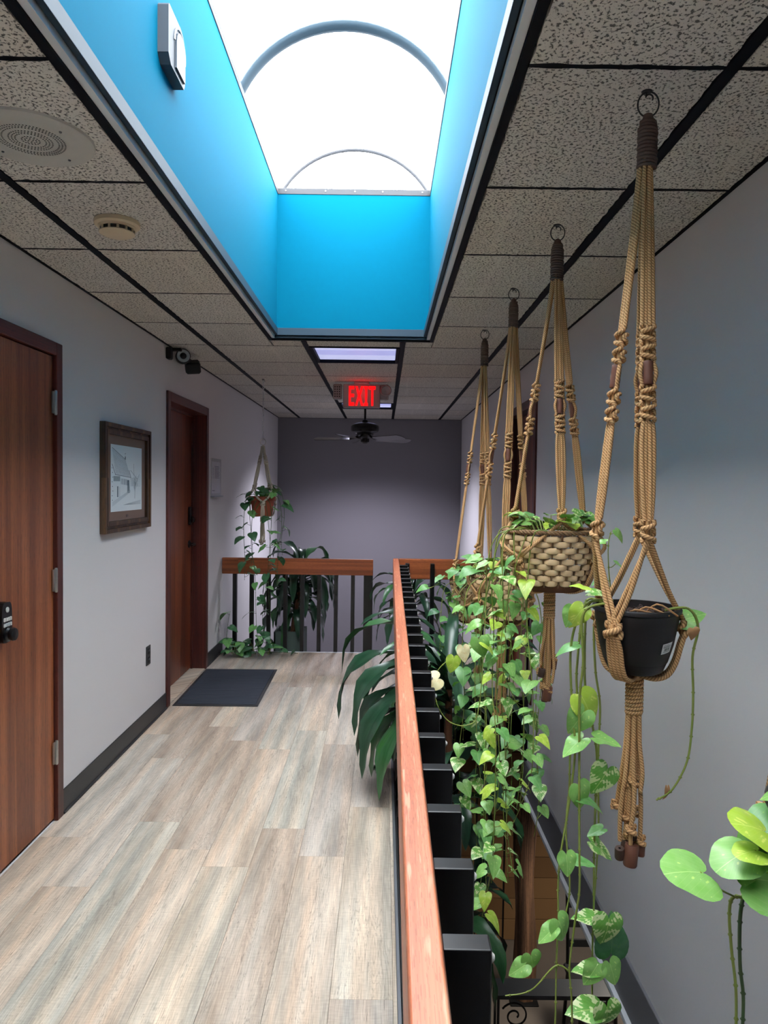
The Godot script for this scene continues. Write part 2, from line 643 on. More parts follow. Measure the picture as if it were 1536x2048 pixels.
func build_skylight() -> void:
	var t := 0.06
	struct("wall_skylight_left", MB.new().span(Vector3(SX0 - t, CEIL + 0.03, SZF + t), Vector3(SX0, STOP, SZ - t)), M.shaft_blue, "bright blue left side of the skylight shaft", "wall")
	struct("wall_skylight_right", MB.new().span(Vector3(SX1, CEIL + 0.03, SZF + t), Vector3(SX1 + t, STOP, SZ - t)), M.shaft_blue, "bright blue right side of the skylight shaft", "wall")
	struct("wall_skylight_far", MB.new().span(Vector3(SX0, CEIL + 0.03, SZ), Vector3(SX1, STOP, SZ - t)), M.shaft_blue, "bright blue end of the skylight shaft over the hall", "wall")
	struct("wall_skylight_near", MB.new().span(Vector3(SX0, CEIL + 0.03, SZF), Vector3(SX1, STOP, SZF + t)), M.shaft_blue, "blue end of the skylight shaft behind the viewer", "wall")
	# trim round the opening, from the ceiling inwards: black angle, pale strip, black gap, blue lip
	var lay := [["black_edge", M.grid_black, 0.0, 0.022, -0.004, 0.02], ["pale_strip", M.white_metal, 0.022, 0.042, 0.004, 0.03], ["shadow_strip", M.grid_black, 0.042, 0.048, 0.022, 0.04], ["blue_lip", M.lip_blue, 0.046, 0.062, 0.018, 0.06]]
	var tr := struct("trim_3", null, null, "black, pale and blue trim round the skylight opening", "trim")
	for L: Array in lay:
		var a: float = L[2]
		var b: float = L[3]
		var y0: float = CEIL + L[4]
		var y1: float = CEIL + L[5]
		part(L[0], MB.new().span(Vector3(OX0 + a, y0, OZF), Vector3(OX0 + b, y1, OZ), 0.001), L[1], tr)
		part(L[0], MB.new().span(Vector3(OX1 - b, y0, OZF), Vector3(OX1 - a, y1, OZ), 0.001), L[1], tr)
		part(L[0], MB.new().span(Vector3(OX0 + a, y0, OZ + a), Vector3(OX1 - a, y1, OZ + b), 0.001), M.lip_blue if L[0] == "pale_strip" else L[1], tr)
		part(L[0], MB.new().span(Vector3(OX0 + a, y0, OZF - b), Vector3(OX1 - a, y1, OZF - a), 0.001), L[1], tr)
	part("closing_strip", MB.new().span(Vector3(OX0 - 0.05, CEIL + 0.045, OZF + 0.1), Vector3(SX0 - 0.002, CEIL + 0.06, OZ - 0.1)).span(Vector3(SX1 + 0.002, CEIL + 0.045, OZF + 0.1), Vector3(OX1 + 0.05, CEIL + 0.06, OZ - 0.1)).span(Vector3(OX0, CEIL + 0.045, SZ), Vector3(OX1, CEIL + 0.06, OZ - 0.1)), M.lip_blue, tr)
	# the barrel vault
	var sky := struct("window_1", null, null, "white acrylic barrel vault skylight with arched grey ribs", "skylight")
	var c := (SX0 + SX1) * 0.5
	var hw := 0.505
	var zs := [1.08, -0.17, -1.42, -2.13, -3.40, -4.64]
	zs = [1.08, -0.35, -1.87, -3.40, -4.64]
	var arc := []
	for i in 25:
		var a := -1.0 + 2.0 * i / 24.0
		var th := asin(clampf(hw / 0.545, -1, 1)) * a
		var x := c + 0.545 * sin(th)
		arc.append(Vector2(x, vault(x)))
	for b in zs.size() - 1:
		var g := MB.new()
		for i in arc.size() - 1:
			var p: Vector2 = arc[i]
			var q: Vector2 = arc[i + 1]
			var np := Vector3((p.x - c), p.y - (STOP + 0.02 - sqrt(0.545 * 0.545 - hw * hw)), 0).normalized()
			var nq := Vector3((q.x - c), q.y - (STOP + 0.02 - sqrt(0.545 * 0.545 - hw * hw)), 0).normalized()
			g.quad(g.vert(Vector3(p.x, p.y, zs[b]), np, p), g.vert(Vector3(q.x, q.y, zs[b]), nq, q), g.vert(Vector3(q.x, q.y, zs[b + 1]), nq, q), g.vert(Vector3(p.x, p.y, zs[b + 1]), np, p))
		part("vault_pane", g, M.skylight_acrylic, sky)
	for zend: float in [zs[0], zs[zs.size() - 1]]:
		var g := MB.new()
		var nn := Vector3(0, 0, signf(zend + 1.0))
		var cc := g.vert(Vector3(c, STOP + 0.02, zend), nn, Vector2.ZERO)
		for i in arc.size() - 1:
			g.tri(cc, g.vert(Vector3(arc[i].x, arc[i].y, zend), nn, arc[i]), g.vert(Vector3(arc[i + 1].x, arc[i + 1].y, zend), nn, arc[i + 1]))
		part("end_pane", g, M.skylight_acrylic, sky)
	for k in zs.size():
		var end := k == 0 or k == zs.size() - 1
		var pts := PackedVector3Array()
		for p: Vector2 in arc:
			pts.append(Vector3(c + (p.x - c) * 0.985, STOP + 0.02 + (p.y - STOP - 0.02) * 0.985, zs[k] + (0.0 if not end else (0.01 if k else -0.01))))
		part("rib", MB.new().tube(pts, 0.013 if end else 0.036, 8, true, 1.0, 0.8 if end else 0.55, Vector3(0, 1, 0)), M.curb_grey if end else M.rib_grey, sky)
	var f := MB.new()
	f.span(Vector3(SX0 - 0.07, STOP, zs[0] + 0.05), Vector3(SX0 + 0.004, STOP + 0.035, zs[4] - 0.06), 0.002)
	f.span(Vector3(SX1 - 0.004, STOP, zs[0] + 0.05), Vector3(SX1 + 0.07, STOP + 0.035, zs[4] - 0.06), 0.002)
	f.span(Vector3(SX0, STOP, SZ + 0.004), Vector3(SX1, STOP + 0.036, zs[4] - 0.06), 0.002)
	f.span(Vector3(SX0, STOP, SZF - 0.004), Vector3(SX1, STOP + 0.036, zs[0] + 0.06), 0.002)
	part("curb_frame", f, M.curb_grey, sky)
	var sc := MB.new()
	for i in 4:
		sc.lathe(PackedVector2Array([Vector2(0.006, 0), Vector2(0.006, 0.002), Vector2(0.003, 0.004), Vector2(0, 0.004)]), 8)
	var screw := MB.new()
	screw.xf = Transform3D(Basis(Vector3.RIGHT, PI / 2), Vector3.ZERO)
	screw.lathe(PackedVector2Array([Vector2(0.005, 0), Vector2(0.005, 0.002), Vector2(0.0, 0.003)]), 8)
	for x: float in [SX0 + 0.05, -0.38, -0.2, -0.03, SX1 - 0.05]:
		part("screw", screw, M.grey_metal, sky).position = Vector3(x, STOP + 0.02, SZ + 0.004)


func plank_rect(x0: float, x1: float, z0: float, z1: float, zrow: float) -> MB:
	# a plank with its own bevelled edges, uv 0..1 over a full plank of 0.18 x 1.22
	var mb := MB.new()
	var h := 0.0016
	var g := 0.0004
	mb.box(Vector3((x0 + x1) / 2, -0.004, (z0 + z1) / 2), Vector3(x1 - x0 - g, 0.008, z0 - z1 - g), h * 0.5)
	for i in mb.v.size():
		mb.t[i] = Vector2((mb.v[i].x - x0) / 0.18, (zrow - mb.v[i].z) / 1.22)
	return mb


func build_floor() -> void:
	var ex := 0.058
	var s := MB.new()
	s.span(Vector3(WL, -0.3, ZF), Vector3(ex, -0.008, EDGE))
	s.span(Vector3(ex, -0.3, -4.97), Vector3(WR, -0.008, EDGE))
	s.span(Vector3(ex, -0.3, -4.9), Vector3(WR, -0.012, -4.97))
	var fl := struct("floor", s, M.black_matte, "washed oak vinyl plank floor of the upstairs walkway", "floor")
	var x := WL
	var row := 0
	var last := -1
	while x < WR - 0.01:
		var x1 := minf(x + 0.18, WR)
		var z := ZF + rng.randf() * 0.9
		while z > EDGE:
			var za := minf(z, ZF)
			var zb := maxf(z - 1.22, EDGE)
			var v := rng.randi() % 6
			if v == last:
				v = (v + 1) % 6
			last = v
			var xe := x1
			if xe > ex and za > -4.95:
				if zb > -4.97:
					xe = minf(xe, ex)
				elif x < ex:
					# a plank that runs past the corner of the well: cut at the corner
					if za > -4.97 and xe > ex:
						part("plank", plank_rect(x, ex, za, -4.97, z), M["plank_%d" % v], fl)
						za = -4.97
				else:
					za = -4.97
			if xe - x > 0.01 and za - zb > 0.02:
				part("plank", plank_rect(x, xe, za, zb, z), M["plank_%d" % v], fl)
			z -= 1.22
		x += 0.18
		row += 1
	# edgings
	struct("trim_4", MB.new().span(Vector3(ex, -0.3, ZF), Vector3(ex + 0.012, 0.003, -4.93), 0.002), M.grey_metal, "grey metal edging of the floor along the near railing", "trim")
	struct("trim_5", MB.new().span(Vector3(WL, -0.012, EDGE), Vector3(WR, 0.004, EDGE - 0.012), 0.002).span(Vector3(WL, -0.3, EDGE), Vector3(WR, -0.012, EDGE - 0.008)), M.white_metal, "thin white nosing along the far edge of the floor", "trim")
	# the well's black fascia
	struct("trim_6", MB.new().span(Vector3(ex + 0.012, -0.34, ZF), Vector3(ex + 0.02, -0.006, -4.9), 0.002).span(Vector3(ex + 0.02, -0.34, -4.9), Vector3(WR, -0.006, -4.914), 0.002), M.black_matte, "black fascia board round the open well", "trim")


# a wooden frame round an opening in a wall that faces dir (+1: the left wall, -1: the right wall)
func door_frame(parent: Node3D, xw: float, dir: float, z0: float, z1: float, top: float, face: float, depth: float, proud: float) -> void:
	for k in 2:
		var za := z0 if k == 0 else z1
		var zi := z0 - face if k == 0 else z1 + face
		part("jamb", MB.new().span(Vector3(xw - dir * depth, 0.0, za), Vector3(xw + dir * proud, top, zi), 0.003), M.frame_wood, parent)
	var hd := MB.new()
	hd.grain = 2
	part("head_jamb", hd.span(Vector3(xw - dir * depth, top - face, z0 - face), Vector3(xw + dir * proud, top, z1 + face), 0.003), M.frame_wood, parent)


func build_doors() -> void:
	# near left door, leaf almost flush with the frame, hinged on its far side
	var d := struct("door_1", null, null, "orange brown wooden door with keypad lock, nearest on the left wall", "door")
	door_frame(d, WL, 1.0, -2.385, -3.085, 2.042, 0.055, 0.15, 0.014)
	var leaf := part("door_leaf", MB.new().span(Vector3(WL - 0.045, 0.012, -2.443), Vector3(WL - 0.002, 1.983, -3.026), 0.002), M.door_wood, d)
	for y: float in [1.79, 1.04, 0.30]:
		var hg := MB.new()
		hg.lathe(PackedVector2Array([Vector2(0, -0.052), Vector2(0.005, -0.052), Vector2(0.007, -0.047), Vector2(0.007, -0.016), Vector2(0.0055, -0.0155), Vector2(0.007, -0.015), Vector2(0.007, 0.015), Vector2(0.0055, 0.0155), Vector2(0.007, 0.016), Vector2(0.007, 0.047), Vector2(0.005, 0.052), Vector2(0, 0.052)]), 12)
		hg.span(Vector3(-0.008, -0.046, -0.004), Vector3(-0.001, 0.046, 0.02))
		part("hinge", hg, M.steel, d, "steel butt hinge").position = Vector3(WL + 0.010, y, -3.026)
	# keypad deadbolt
	var kp := MB.new()
	var pl := PackedVector2Array()
	for i in 24:
		var a := TAU * i / 24.0
		var p := Vector2(cos(a), sin(a))
		pl.append(Vector2(signf(p.x) * pow(absf(p.x), 0.45) * 0.036, signf(p.y) * pow(absf(p.y), 0.6) * 0.075))
	kp.xf = Transform3D(Basis(Vector3.UP, PI / 2), Vector3.ZERO)
	kp.prism(pl, 0.026)
	var zk := -2.585
	var lock := part("keypad_lock", kp, M.black_gloss, d, "black keypad lock with pale buttons")
	lock.position = Vector3(WL - 0.003, 0.94, zk - 0.02)
	for r in 2:
		for cc in 4:
			part("button", MB.new().box(Vector3(0.028, 0.012 - r * 0.02, 0.021 - cc * 0.014), Vector3(0.006, 0.014, 0.011), 0.002), M.white_plastic, lock)
	var lg := MB.new()
	lg.xf = Transform3D(Basis(Vector3.BACK, -PI / 2), Vector3(0.026, 0.047, 0))
	lg.lathe(PackedVector2Array([Vector2(0.010, 0), Vector2(0.010, 0.003), Vector2(0.004, 0.003), Vector2(0.004, 0.001), Vector2(0.0, 0.001)]), 16)
	part("round_key", lg, M.white_plastic, lock)
	var kn := MB.new()
	kn.xf = Transform3D(Basis(Vector3.BACK, -PI / 2), Vector3(0.02, -0.043, 0))
	kn.lathe(PackedVector2Array([Vector2(0.026, 0), Vector2(0.027, 0.012), Vector2(0.021, 0.018), Vector2(0.024, 0.03), Vector2(0.022, 0.036), Vector2(0, 0.037)]), 24)
	part("turn_knob", kn, M.black_gloss, lock)
	# far left door, recessed
	var d2 := struct("door_2", null, null, "dark reddish wooden door in a deep frame beside the doormat", "door")
	door_frame(d2, WL, 1.0, -4.588, -5.652, 2.05, 0.062, 0.15, 0.014)
	part("door_leaf", MB.new().span(Vector3(WL - 0.15, 0.012, -4.655), Vector3(WL - 0.105, 1.985, -5.587), 0.002), M.dark_door_wood, d2)
	part("door_stop", MB.new().span(Vector3(WL - 0.105, 0.0, -5.575), Vector3(WL - 0.09, 1.985, -5.59)).span(Vector3(WL - 0.105, 1.972, -4.65), Vector3(WL - 0.09, 1.988, -5.59)), M.frame_wood, d2)
	part("threshold", MB.new().span(Vector3(WL - 0.15, 0.0, -4.65), Vector3(WL + 0.005, 0.006, -5.59), 0.002), M.plank_2, d2)
	var pe := MB.new()
	pe.xf = Transform3D(Basis(Vector3.BACK, -PI / 2), Vector3(WL - 0.105, 1.52, -4.98))
	pe.lathe(PackedVector2Array([Vector2(0.009, 0), Vector2(0.009, 0.004), Vector2(0.005, 0.005), Vector2(0, 0.005)]), 12)
	part("peephole", pe, M.steel, d2)
	var dz := -5.52
	var db := MB.new()
	db.span(Vector3(0, -0.07, -0.03), Vector3(0.02, 0.07, 0.03), 0.006)
	db.xf = Transform3D(Basis(Vector3.BACK, -PI / 2), Vector3(0.02, -0.03, 0))
	db.lathe(PackedVector2Array([Vector2(0.024, 0), Vector2(0.024, 0.014), Vector2(0.016, 0.022), Vector2(0, 0.023)]), 20)
	part("deadbolt", db, M.black_gloss, d2, "black deadbolt").position = Vector3(WL - 0.105, 1.21, dz)
	var lv := MB.new()
	lv.xf = Transform3D(Basis(Vector3.BACK, -PI / 2), Vector3.ZERO)
	lv.lathe(PackedVector2Array([Vector2(0.03, 0), Vector2(0.03, 0.008), Vector2(0.012, 0.012), Vector2(0.012, 0.05), Vector2(0, 0.052)]), 20)
	lv.xf = Transform3D()
	lv.tube(PackedVector3Array([Vector3(0.045, 0, 0), Vector3(0.05, 0, 0.03), Vector3(0.05, -0.002, 0.11)]), [0.011, 0.01, 0.008], 10)
	part("lever_handle", lv, M.black_gloss, d2, "black lever handle").position = Vector3(WL - 0.105, 0.99, dz)
	# door on the right wall past the well
	var d3 := struct("door_3", null, null, "dark reddish wooden door on the right wall behind the hangers", "door")
	door_frame(d3, WR, -1.0, -4.755, -5.835, 2.075, 0.062, 0.15, 0.014)
	part("door_leaf", MB.new().span(Vector3(WR + 0.06, 0.012, -4.82), Vector3(WR + 0.1, 2.008, -5.77), 0.002), M.dark_door_wood, d3)
	var l3 := MB.new()
	l3.xf = Transform3D(Basis(Vector3.BACK, PI / 2), Vector3.ZERO)
	l3.lathe(PackedVector2Array([Vector2(0.03, 0), Vector2(0.03, 0.008), Vector2(0.012, 0.012), Vector2(0.012, 0.05), Vector2(0, 0.052)]), 20)
	l3.xf = Transform3D()
	l3.tube(PackedVector3Array([Vector3(-0.045, 0, 0), Vector3(-0.05, 0, 0.03), Vector3(-0.05, -0.002, 0.11)]), [0.011, 0.01, 0.008], 10)
	part("lever_handle", l3, M.black_gloss, d3).position = Vector3(WR + 0.06, 0.99, -5.70)


# ---------------------------------------------------------------- the level below, seen through the well
func build_lower_level() -> void:
	struct("floor_lower", MB.new().span(Vector3(WL - 0.16, LOW - 0.1, ZF), Vector3(3.4, LOW, ZB)), mat("lower_floor", rgb(122, 114, 106), 0.6), "dim grey floor of the level below the open well", "floor")
	struct("wall_lower_right", MB.new().span(Vector3(3.2, LOW, ZF), Vector3(3.4, 0.0, ZB)), M.plaster, "far side wall of the dim room below", "wall")
	struct("ceiling_lower", MB.new().span(Vector3(WR + 0.16, -0.70, ZF), Vector3(3.4, -0.43, ZB)), M.plaster, "ceiling of the dim room below the right wall", "ceiling")
	var lw := struct("wall_lower_well", MB.new().span(Vector3(WL, LOW, -6.35), Vector3(0.55, -0.3, -6.5)), M.plaster, "plain wall under the far end of the walkway", "wall")
	lw.set_meta("kind", "structure")
	# tan clad wall: courses of panels with dark joints
	mat("tan_panel", rgb(146, 112, 74), 0.7)
	mat("tan_panel_dark", rgb(128, 96, 62), 0.7)
	var tw := struct("wall_lower_tan", MB.new().span(Vector3(0.62, LOW, -6.3), Vector3(1.62, -0.70, -6.42)), M.black_matte, "tan panelled wall of the level below with dark joints", "wall")
	for r in 10:
		for c in 4:
			part("panel", MB.new().box(Vector3(0.745 + c * 0.25, LOW + 0.095 + r * 0.19, -6.297), Vector3(0.238 if c != 2 else 0.232, 0.184, 0.016), 0.003), M.tan_panel if (r * 3 + c * 5) % 4 else M.tan_panel_dark, tw)
	# rough timber post
	var tp := thing("timber_post", "rough brown timber post standing on the level below", "post", Vector3(1.16, LOW, -5.55))
	textured("rough_wood", wood_tex(71, 128, 512, rgb(70, 50, 38), rgb(150, 112, 84), 1.0), 0.8, Vector3(5, 0.6, 1))
	var pb := MB.new()
	var rings := []
	var r2 := RandomNumberGenerator.new()
	r2.seed = 4
	for j in 12:
		var ring := []
		var y := j * (-0.71 - LOW) / 11.0
		for k in 9:
			var a := TAU * k / 8.0
			var q := Vector3(cos(a) * 0.085, 0, sin(a) * 0.06) * (1.0 + 0.14 * sin(j * 0.9 + (k % 8) * 1.7))
			ring.append(pb.vert(q + Vector3(0.01 * sin(j * 0.7), y, 0), Vector3(cos(a), 0, sin(a)), Vector2(k * 0.06, y)))
		rings.append(ring)
	for j in 11:
		for k in 8:
			pb.quad(rings[j][k], rings[j][k + 1], rings[j + 1][k + 1], rings[j + 1][k])
	part("trunk", pb, M.rough_wood, tp)
	part("foot_plate", MB.new().box(Vector3(0, 0.006, 0), Vector3(0.22, 0.012, 0.18), 0.003), M.black_matte, tp)
	# wrought iron console table with scrolls
	var it := thing("console_table", "black wrought iron console table with scrolled legs below the well", "table", Vector3(1.10, LOW, -4.42))
	part("table_top", MB.new().box(Vector3(0, 0.89, 0), Vector3(0.72, 0.03, 0.16), 0.004), mat("iron", rgb(58, 62, 66), 0.45, 0.2), it)
	for sx: float in [-1.0, 1.0]:
		for sz: float in [-1.0, 1.0]:
			part("leg", MB.new().tube(PackedVector3Array([Vector3(sx * 0.34, 0.878, sz * 0.06), Vector3(sx * 0.34, 0.45, sz * 0.06), Vector3(sx * 0.34, 0.0, sz * 0.06)]), 0.009, 8), M.iron, it)
		var pts := PackedVector3Array()
		for i in 40:
			var u := i / 39.0
			var rr := 0.015 + 0.075 * u
			var a := u * 9.5 - 0.6
			pts.append(Vector3(sx * (0.235 - rr * cos(a)), 0.76 + rr * sin(a), 0.06))
		part("scroll", MB.new().tube(pts, 0.006, 6), M.iron, it)
	part("stretcher", MB.new().box(Vector3(0, 0.12, 0), Vector3(0.68, 0.02, 0.12), 0.004), M.iron, it)
	# a dark chair
	var ch := thing("side_chair", "black side chair in the dim room below the right wall", "chair", Vector3(1.62, LOW, -5.1))
	part("seat", MB.new().box(Vector3(0, 0.45, 0), Vector3(0.42, 0.04, 0.42), 0.012), M.black_matte, ch)
	for sx: float in [-0.18, 0.18]:
		for sz: float in [-0.18, 0.18]:
			part("leg", MB.new().tube(PackedVector3Array([Vector3(sx, 0.43, sz), Vector3(sx * 1.1, 0, sz * 1.1)]), 0.014, 8), M.black_gloss, ch)
		part("back_post", MB.new().tube(PackedVector3Array([Vector3(sx, 0.43, -0.19), Vector3(sx, 0.7, -0.21), Vector3(sx, 0.98, -0.25)]), 0.013, 8), M.black_gloss, ch)
	for i in 3:
		part("back_slat", MB.new().box(Vector3(0, 0.62 + i * 0.14, -0.205 - i * 0.018), Vector3(0.35, 0.06, 0.014), 0.004), M.black_matte, ch)
	struct("wall_lower_end", MB.new().span(Vector3(1.62, LOW, -6.3), Vector3(3.2, -0.70, -6.42)), M.plaster, "pale grey end wall of the dim room below", "wall")


# ---------------------------------------------------------------- railings
func baluster_mesh(w: float, d: float, y0: float, y1: float) -> ArrayMesh:
	return MB.new().span(Vector3(-w / 2, y0, -d / 2), Vector3(w / 2, y1, d / 2), 0.0025).mesh()


func build_railings() -> void:
	var r := thing("railing", "long wooden topped railing with black balusters round the well, plants hanging beyond", "railing", Vector3(0.0445, 0, 0))
	r.rotation.y = -0.0095
	var tb := MB.new()
	tb.grain = 2
	part("top_rail", tb.span(Vector3(-0.0205, 0.817, 1.45), Vector3(0.0205, 0.9565, -4.975), 0.005), M.rail_wood, r, "worn wooden rail running away from the viewer")
	var bm := baluster_mesh(0.057, 0.031, -0.33, 0.9305)
	var bolt := MB.new()
	bolt.xf = Transform3D(Basis(Vector3.BACK, -PI / 2), Vector3.ZERO)
	bolt.lathe(PackedVector2Array([Vector2(0.006, 0), Vector2(0.006, 0.002), Vector2(0.003, 0.005), Vector2(0, 0.005)]), 10)
	var bom := bolt.mesh()
	var z := 1.436
	while z > -4.86:
		var b := part("baluster", bm, M.black_gloss, r)
		b.position = Vector3(0.0505, 0, z)
		part("bolt", bom, M.white_plastic, b).position = Vector3(0.0283, 0.912, 0)
		z -= 0.173
	var sb := MB.new()
	sb.grain = 0
	part("cross_rail", sb.span(Vector3(0.021, 0.817, -4.935), Vector3(0.957, 0.9565, -4.975), 0.004), M.board_wood, r, "short wooden rail across the end of the well")
	var bm2 := baluster_mesh(0.028, 0.057, -0.42, 0.9305)
	for k in 6:
		part("cross_baluster", bm2, M.black_gloss, r).position = Vector3(0.079 + 0.1715 * k - (0.0 if k < 5 else 0.02), 0, -4.906)
	# far railing
	var f := thing("railing", "shorter far railing across the hall end, trailing pothos in front", "railing", Vector3(0, 0, -6.2))
	var fb := MB.new()
	fb.grain = 0
	part("top_rail", fb.span(Vector3(WL + 0.004, 0.682, 0.022), Vector3(-0.082, 0.822, -0.016), 0.004), M.board_wood, f)
	var bm3 := baluster_mesh(0.033, 0.05, -0.33, 0.79)
	for k in 8:
		part("baluster", bm3, M.black_gloss, f).position = Vector3(-1.290 + 0.1475 * k, 0, -0.043)
	part("newel_post", MB.new().span(Vector3(-0.163, -0.36, -0.018), Vector3(-0.084, 0.80, -0.09), 0.003), M.black_gloss, f)


# ---------------------------------------------------------------- lamps, fan
func glow(called: String, c: Color, energy: float) -> StandardMaterial3D:
	var m := mat(called, c, 0.5)
	m.emission_enabled = true
	m.emission = c
	m.emission_energy_multiplier = energy
	return m


func build_lamps() -> void:
	glow("lens_cool", rgb(206, 212, 255), 0.72)
	glow("lens_blue", rgb(186, 190, 250), 0.66)
	for k in 2:
		var z := -4.882 if k == 0 else -7.932
		var t := thing("light_panel", ["square fluorescent ceiling panel just past the skylight, nearest the viewer", "fluorescent ceiling panel near the end wall, half behind the exit sign"][k], "ceiling light", Vector3(-0.1985, CEIL, z), "ceiling light panels")
		var f := MB.new()
		f.span(Vector3(-0.288, -0.003, 0.288), Vector3(-0.268, 0.05, -0.288), 0.001)
		f.span(Vector3(0.268, -0.003, 0.288), Vector3(0.288, 0.05, -0.288), 0.001)
		f.span(Vector3(-0.268, -0.003, 0.288), Vector3(0.268, 0.05, 0.268), 0.001)
		f.span(Vector3(-0.268, -0.003, -0.268), Vector3(0.268, 0.05, -0.288), 0.001)
		part("frame", f, M.grid_black, t)
		part("housing", MB.new().span(Vector3(-0.285, 0.05, -0.285), Vector3(0.285, 0.09, 0.285)), M.white_metal, t)
		for i in 3:
			part("lens", MB.new().box(Vector3(0, 0.024, 0.178 - i * 0.178), Vector3(0.535, 0.012, 0.173), 0.003), M.lens_blue if i == 1 else M.lens_cool, t)
		var s := SpotLight3D.new()
		s.name = "panel_light"
		s.position = Vector3(0, -0.02, 0)
		s.rotation = Vector3(-PI / 2, 0, 0)
		s.light_color = Color(0.94, 0.93, 1.0)
		s.light_energy = 1.6 if k == 0 else 10.0
		s.spot_angle = 66.0
		s.spot_angle_attenuation = 0.7
		s.spot_attenuation = 2.0
		s.spot_range = 14.0
		s.light_size = 0.22
		s.shadow_enabled = true
		t.add_child(s)
	# exit sign
	var x := thing("exit_sign", "lit red exit sign hung from the ceiling above the hall", "exit sign", Vector3(-0.197, CEIL, -6.1))
	part("canopy", MB.new().box(Vector3(0, -0.012, 0), Vector3(0.13, 0.024, 0.07), 0.004), M.grey_plastic, x)
	part("housing", MB.new().box(Vector3(0, -0.122, 0), Vector3(0.315, 0.198, 0.05), 0.007), mat("sign_white", rgb(158, 150, 152), 0.5), x)
	glow("exit_red", Color(1.0, 0.03, 0.05), 1.5)
	var fn := SystemFont.new()
	fn.font_names = PackedStringArray(["Droid Sans"])
	fn.font_weight = 700
	var tm := TextMesh.new()
	tm.text = "EXIT"
	tm.font = fn
	tm.font_size = 32
	tm.pixel_size = 0.01
	tm.depth = 0.02
	var bb := tm.get_aabb()
	var le := part("letters", tm, M.exit_red, x, "glowing red letters")
	le.scale = Vector3(0.225 / bb.size.x, 0.165 / bb.size.y, 0.2)
	le.position = Vector3(-(bb.position.x + bb.size.x / 2) * le.scale.x + 0.005, -0.122 - (bb.position.y + bb.size.y / 2) * le.scale.y, 0.026)
	var gr := MB.new()
	gr.box(Vector3(-0.205, -0.085, -0.02), Vector3(0.075, 0.13, 0.05), 0.008)
	part("battery_box", gr, M.sign_white, x)
	for i in 5:
		for j in 3:
			part("vent_hole", MB.new().box(Vector3(-0.226 + j * 0.019, -0.045 - i * 0.02, 0.005), Vector3(0.010, 0.010, 0.002)), M.black_matte, x)
	part("lamp_bracket", MB.new().box(Vector3(0.19, -0.085, -0.02), Vector3(0.075, 0.13, 0.05), 0.008), M.sign_white, x)
	var hd := MB.new()
	hd.xf = Transform3D(Basis(Vector3.RIGHT, PI / 2), Vector3(0.205, -0.075, 0.004))
	hd.lathe(PackedVector2Array([Vector2(0.0, 0.0), Vector2(0.03, 0.0), Vector2(0.046, 0.012), Vector2(0.048, 0.03), Vector2(0.042, 0.034), Vector2(0.036, 0.02), Vector2(0.0, 0.014)]), 24)
	part("lamp_head", hd, M.sign_white, x)
	var o := OmniLight3D.new()
	o.name = "letter_light"
	o.position = Vector3(0, -0.10, 0.075)
	o.light_color = Color(1.0, 0.05, 0.06)
	o.light_energy = 0.007
	o.omni_range = 6.0
	o.omni_attenuation = 2.0
	o.light_size = 0.05
	o.shadow_enabled = true
	x.add_child(o)
	# ceiling fan
	var f := thing("ceiling_fan", "black five-bladed ceiling fan before the dark end wall", "ceiling fan", Vector3(-0.198, CEIL, -7.3))
	part("canopy", MB.new().lathe(PackedVector2Array([Vector2(0.0, -0.05), Vector2(0.03, -0.05), Vector2(0.055, -0.03), Vector2(0.065, 0.0), Vector2(0, 0)]), 24), M.black_gloss, f)
	part("down_rod", MB.new().lathe(PackedVector2Array([Vector2(0.011, -0.22), Vector2(0.011, -0.04)]), 12), M.black_gloss, f)
	part("motor", MB.new().lathe(PackedVector2Array([Vector2(0, -0.345), Vector2(0.10, -0.345), Vector2(0.135, -0.33), Vector2(0.142, -0.31), Vector2(0.142, -0.275), Vector2(0.135, -0.262), Vector2(0.09, -0.245), Vector2(0.035, -0.235), Vector2(0.026, -0.21), Vector2(0.0, -0.20)]), 36), M.black_gloss, f)
	part("hub", MB.new().lathe(PackedVector2Array([Vector2(0, -0.452), Vector2(0.03, -0.45), Vector2(0.045, -0.435), Vector2(0.047, -0.40), Vector2(0.07, -0.385), Vector2(0.085, -0.36), Vector2(0.085, -0.345)]), 24), M.black_gloss, f)
	mat("fan_blade", rgb(96, 92, 92), 0.22)
	for i in 5:
		var holder := MB.new()
		holder.tube(PackedVector3Array([Vector3(0.06, -0.365, 0), Vector3(0.10, -0.392, 0), Vector3(0.16, -0.398, 0)]), 0.012, 8, true, 1.0, 0.5)
		var a := deg_to_rad(172.0 - 72.0 * i)
		var bs := MB.new()
		var poly := PackedVector2Array()
		for q in 9:
			var g := -PI / 2 + PI * q / 8.0
			poly.append(Vector2(0.485 + 0.045 * cos(g), 0.066 * sin(g)))
		poly.append(Vector2(0.15, 0.048))
		poly.append(Vector2(0.135, 0.03))
		poly.append(Vector2(0.135, -0.03))
		poly.append(Vector2(0.15, -0.048))
		bs.xf = Transform3D(Basis(Vector3.RIGHT, PI / 2 - 0.26), Vector3(0, -0.40, 0))
		bs.prism(poly, 0.006)
		var bl := part("blade", bs, M.fan_blade, f)
		bl.rotation.y = a
		part("blade_iron", holder, M.black_gloss, bl)


# ---------------------------------------------------------------- things on the walls, ceiling and floor
func line(im: Image, a: Vector2, b: Vector2, c: Color, th := 1) -> void:
	var k := int(a.distance_to(b)) + 1
	for i in k + 1:
		var p := a.lerp(b, float(i) / k)
		im.fill_rect(Rect2i(int(p.x), int(p.y), th, th), c)


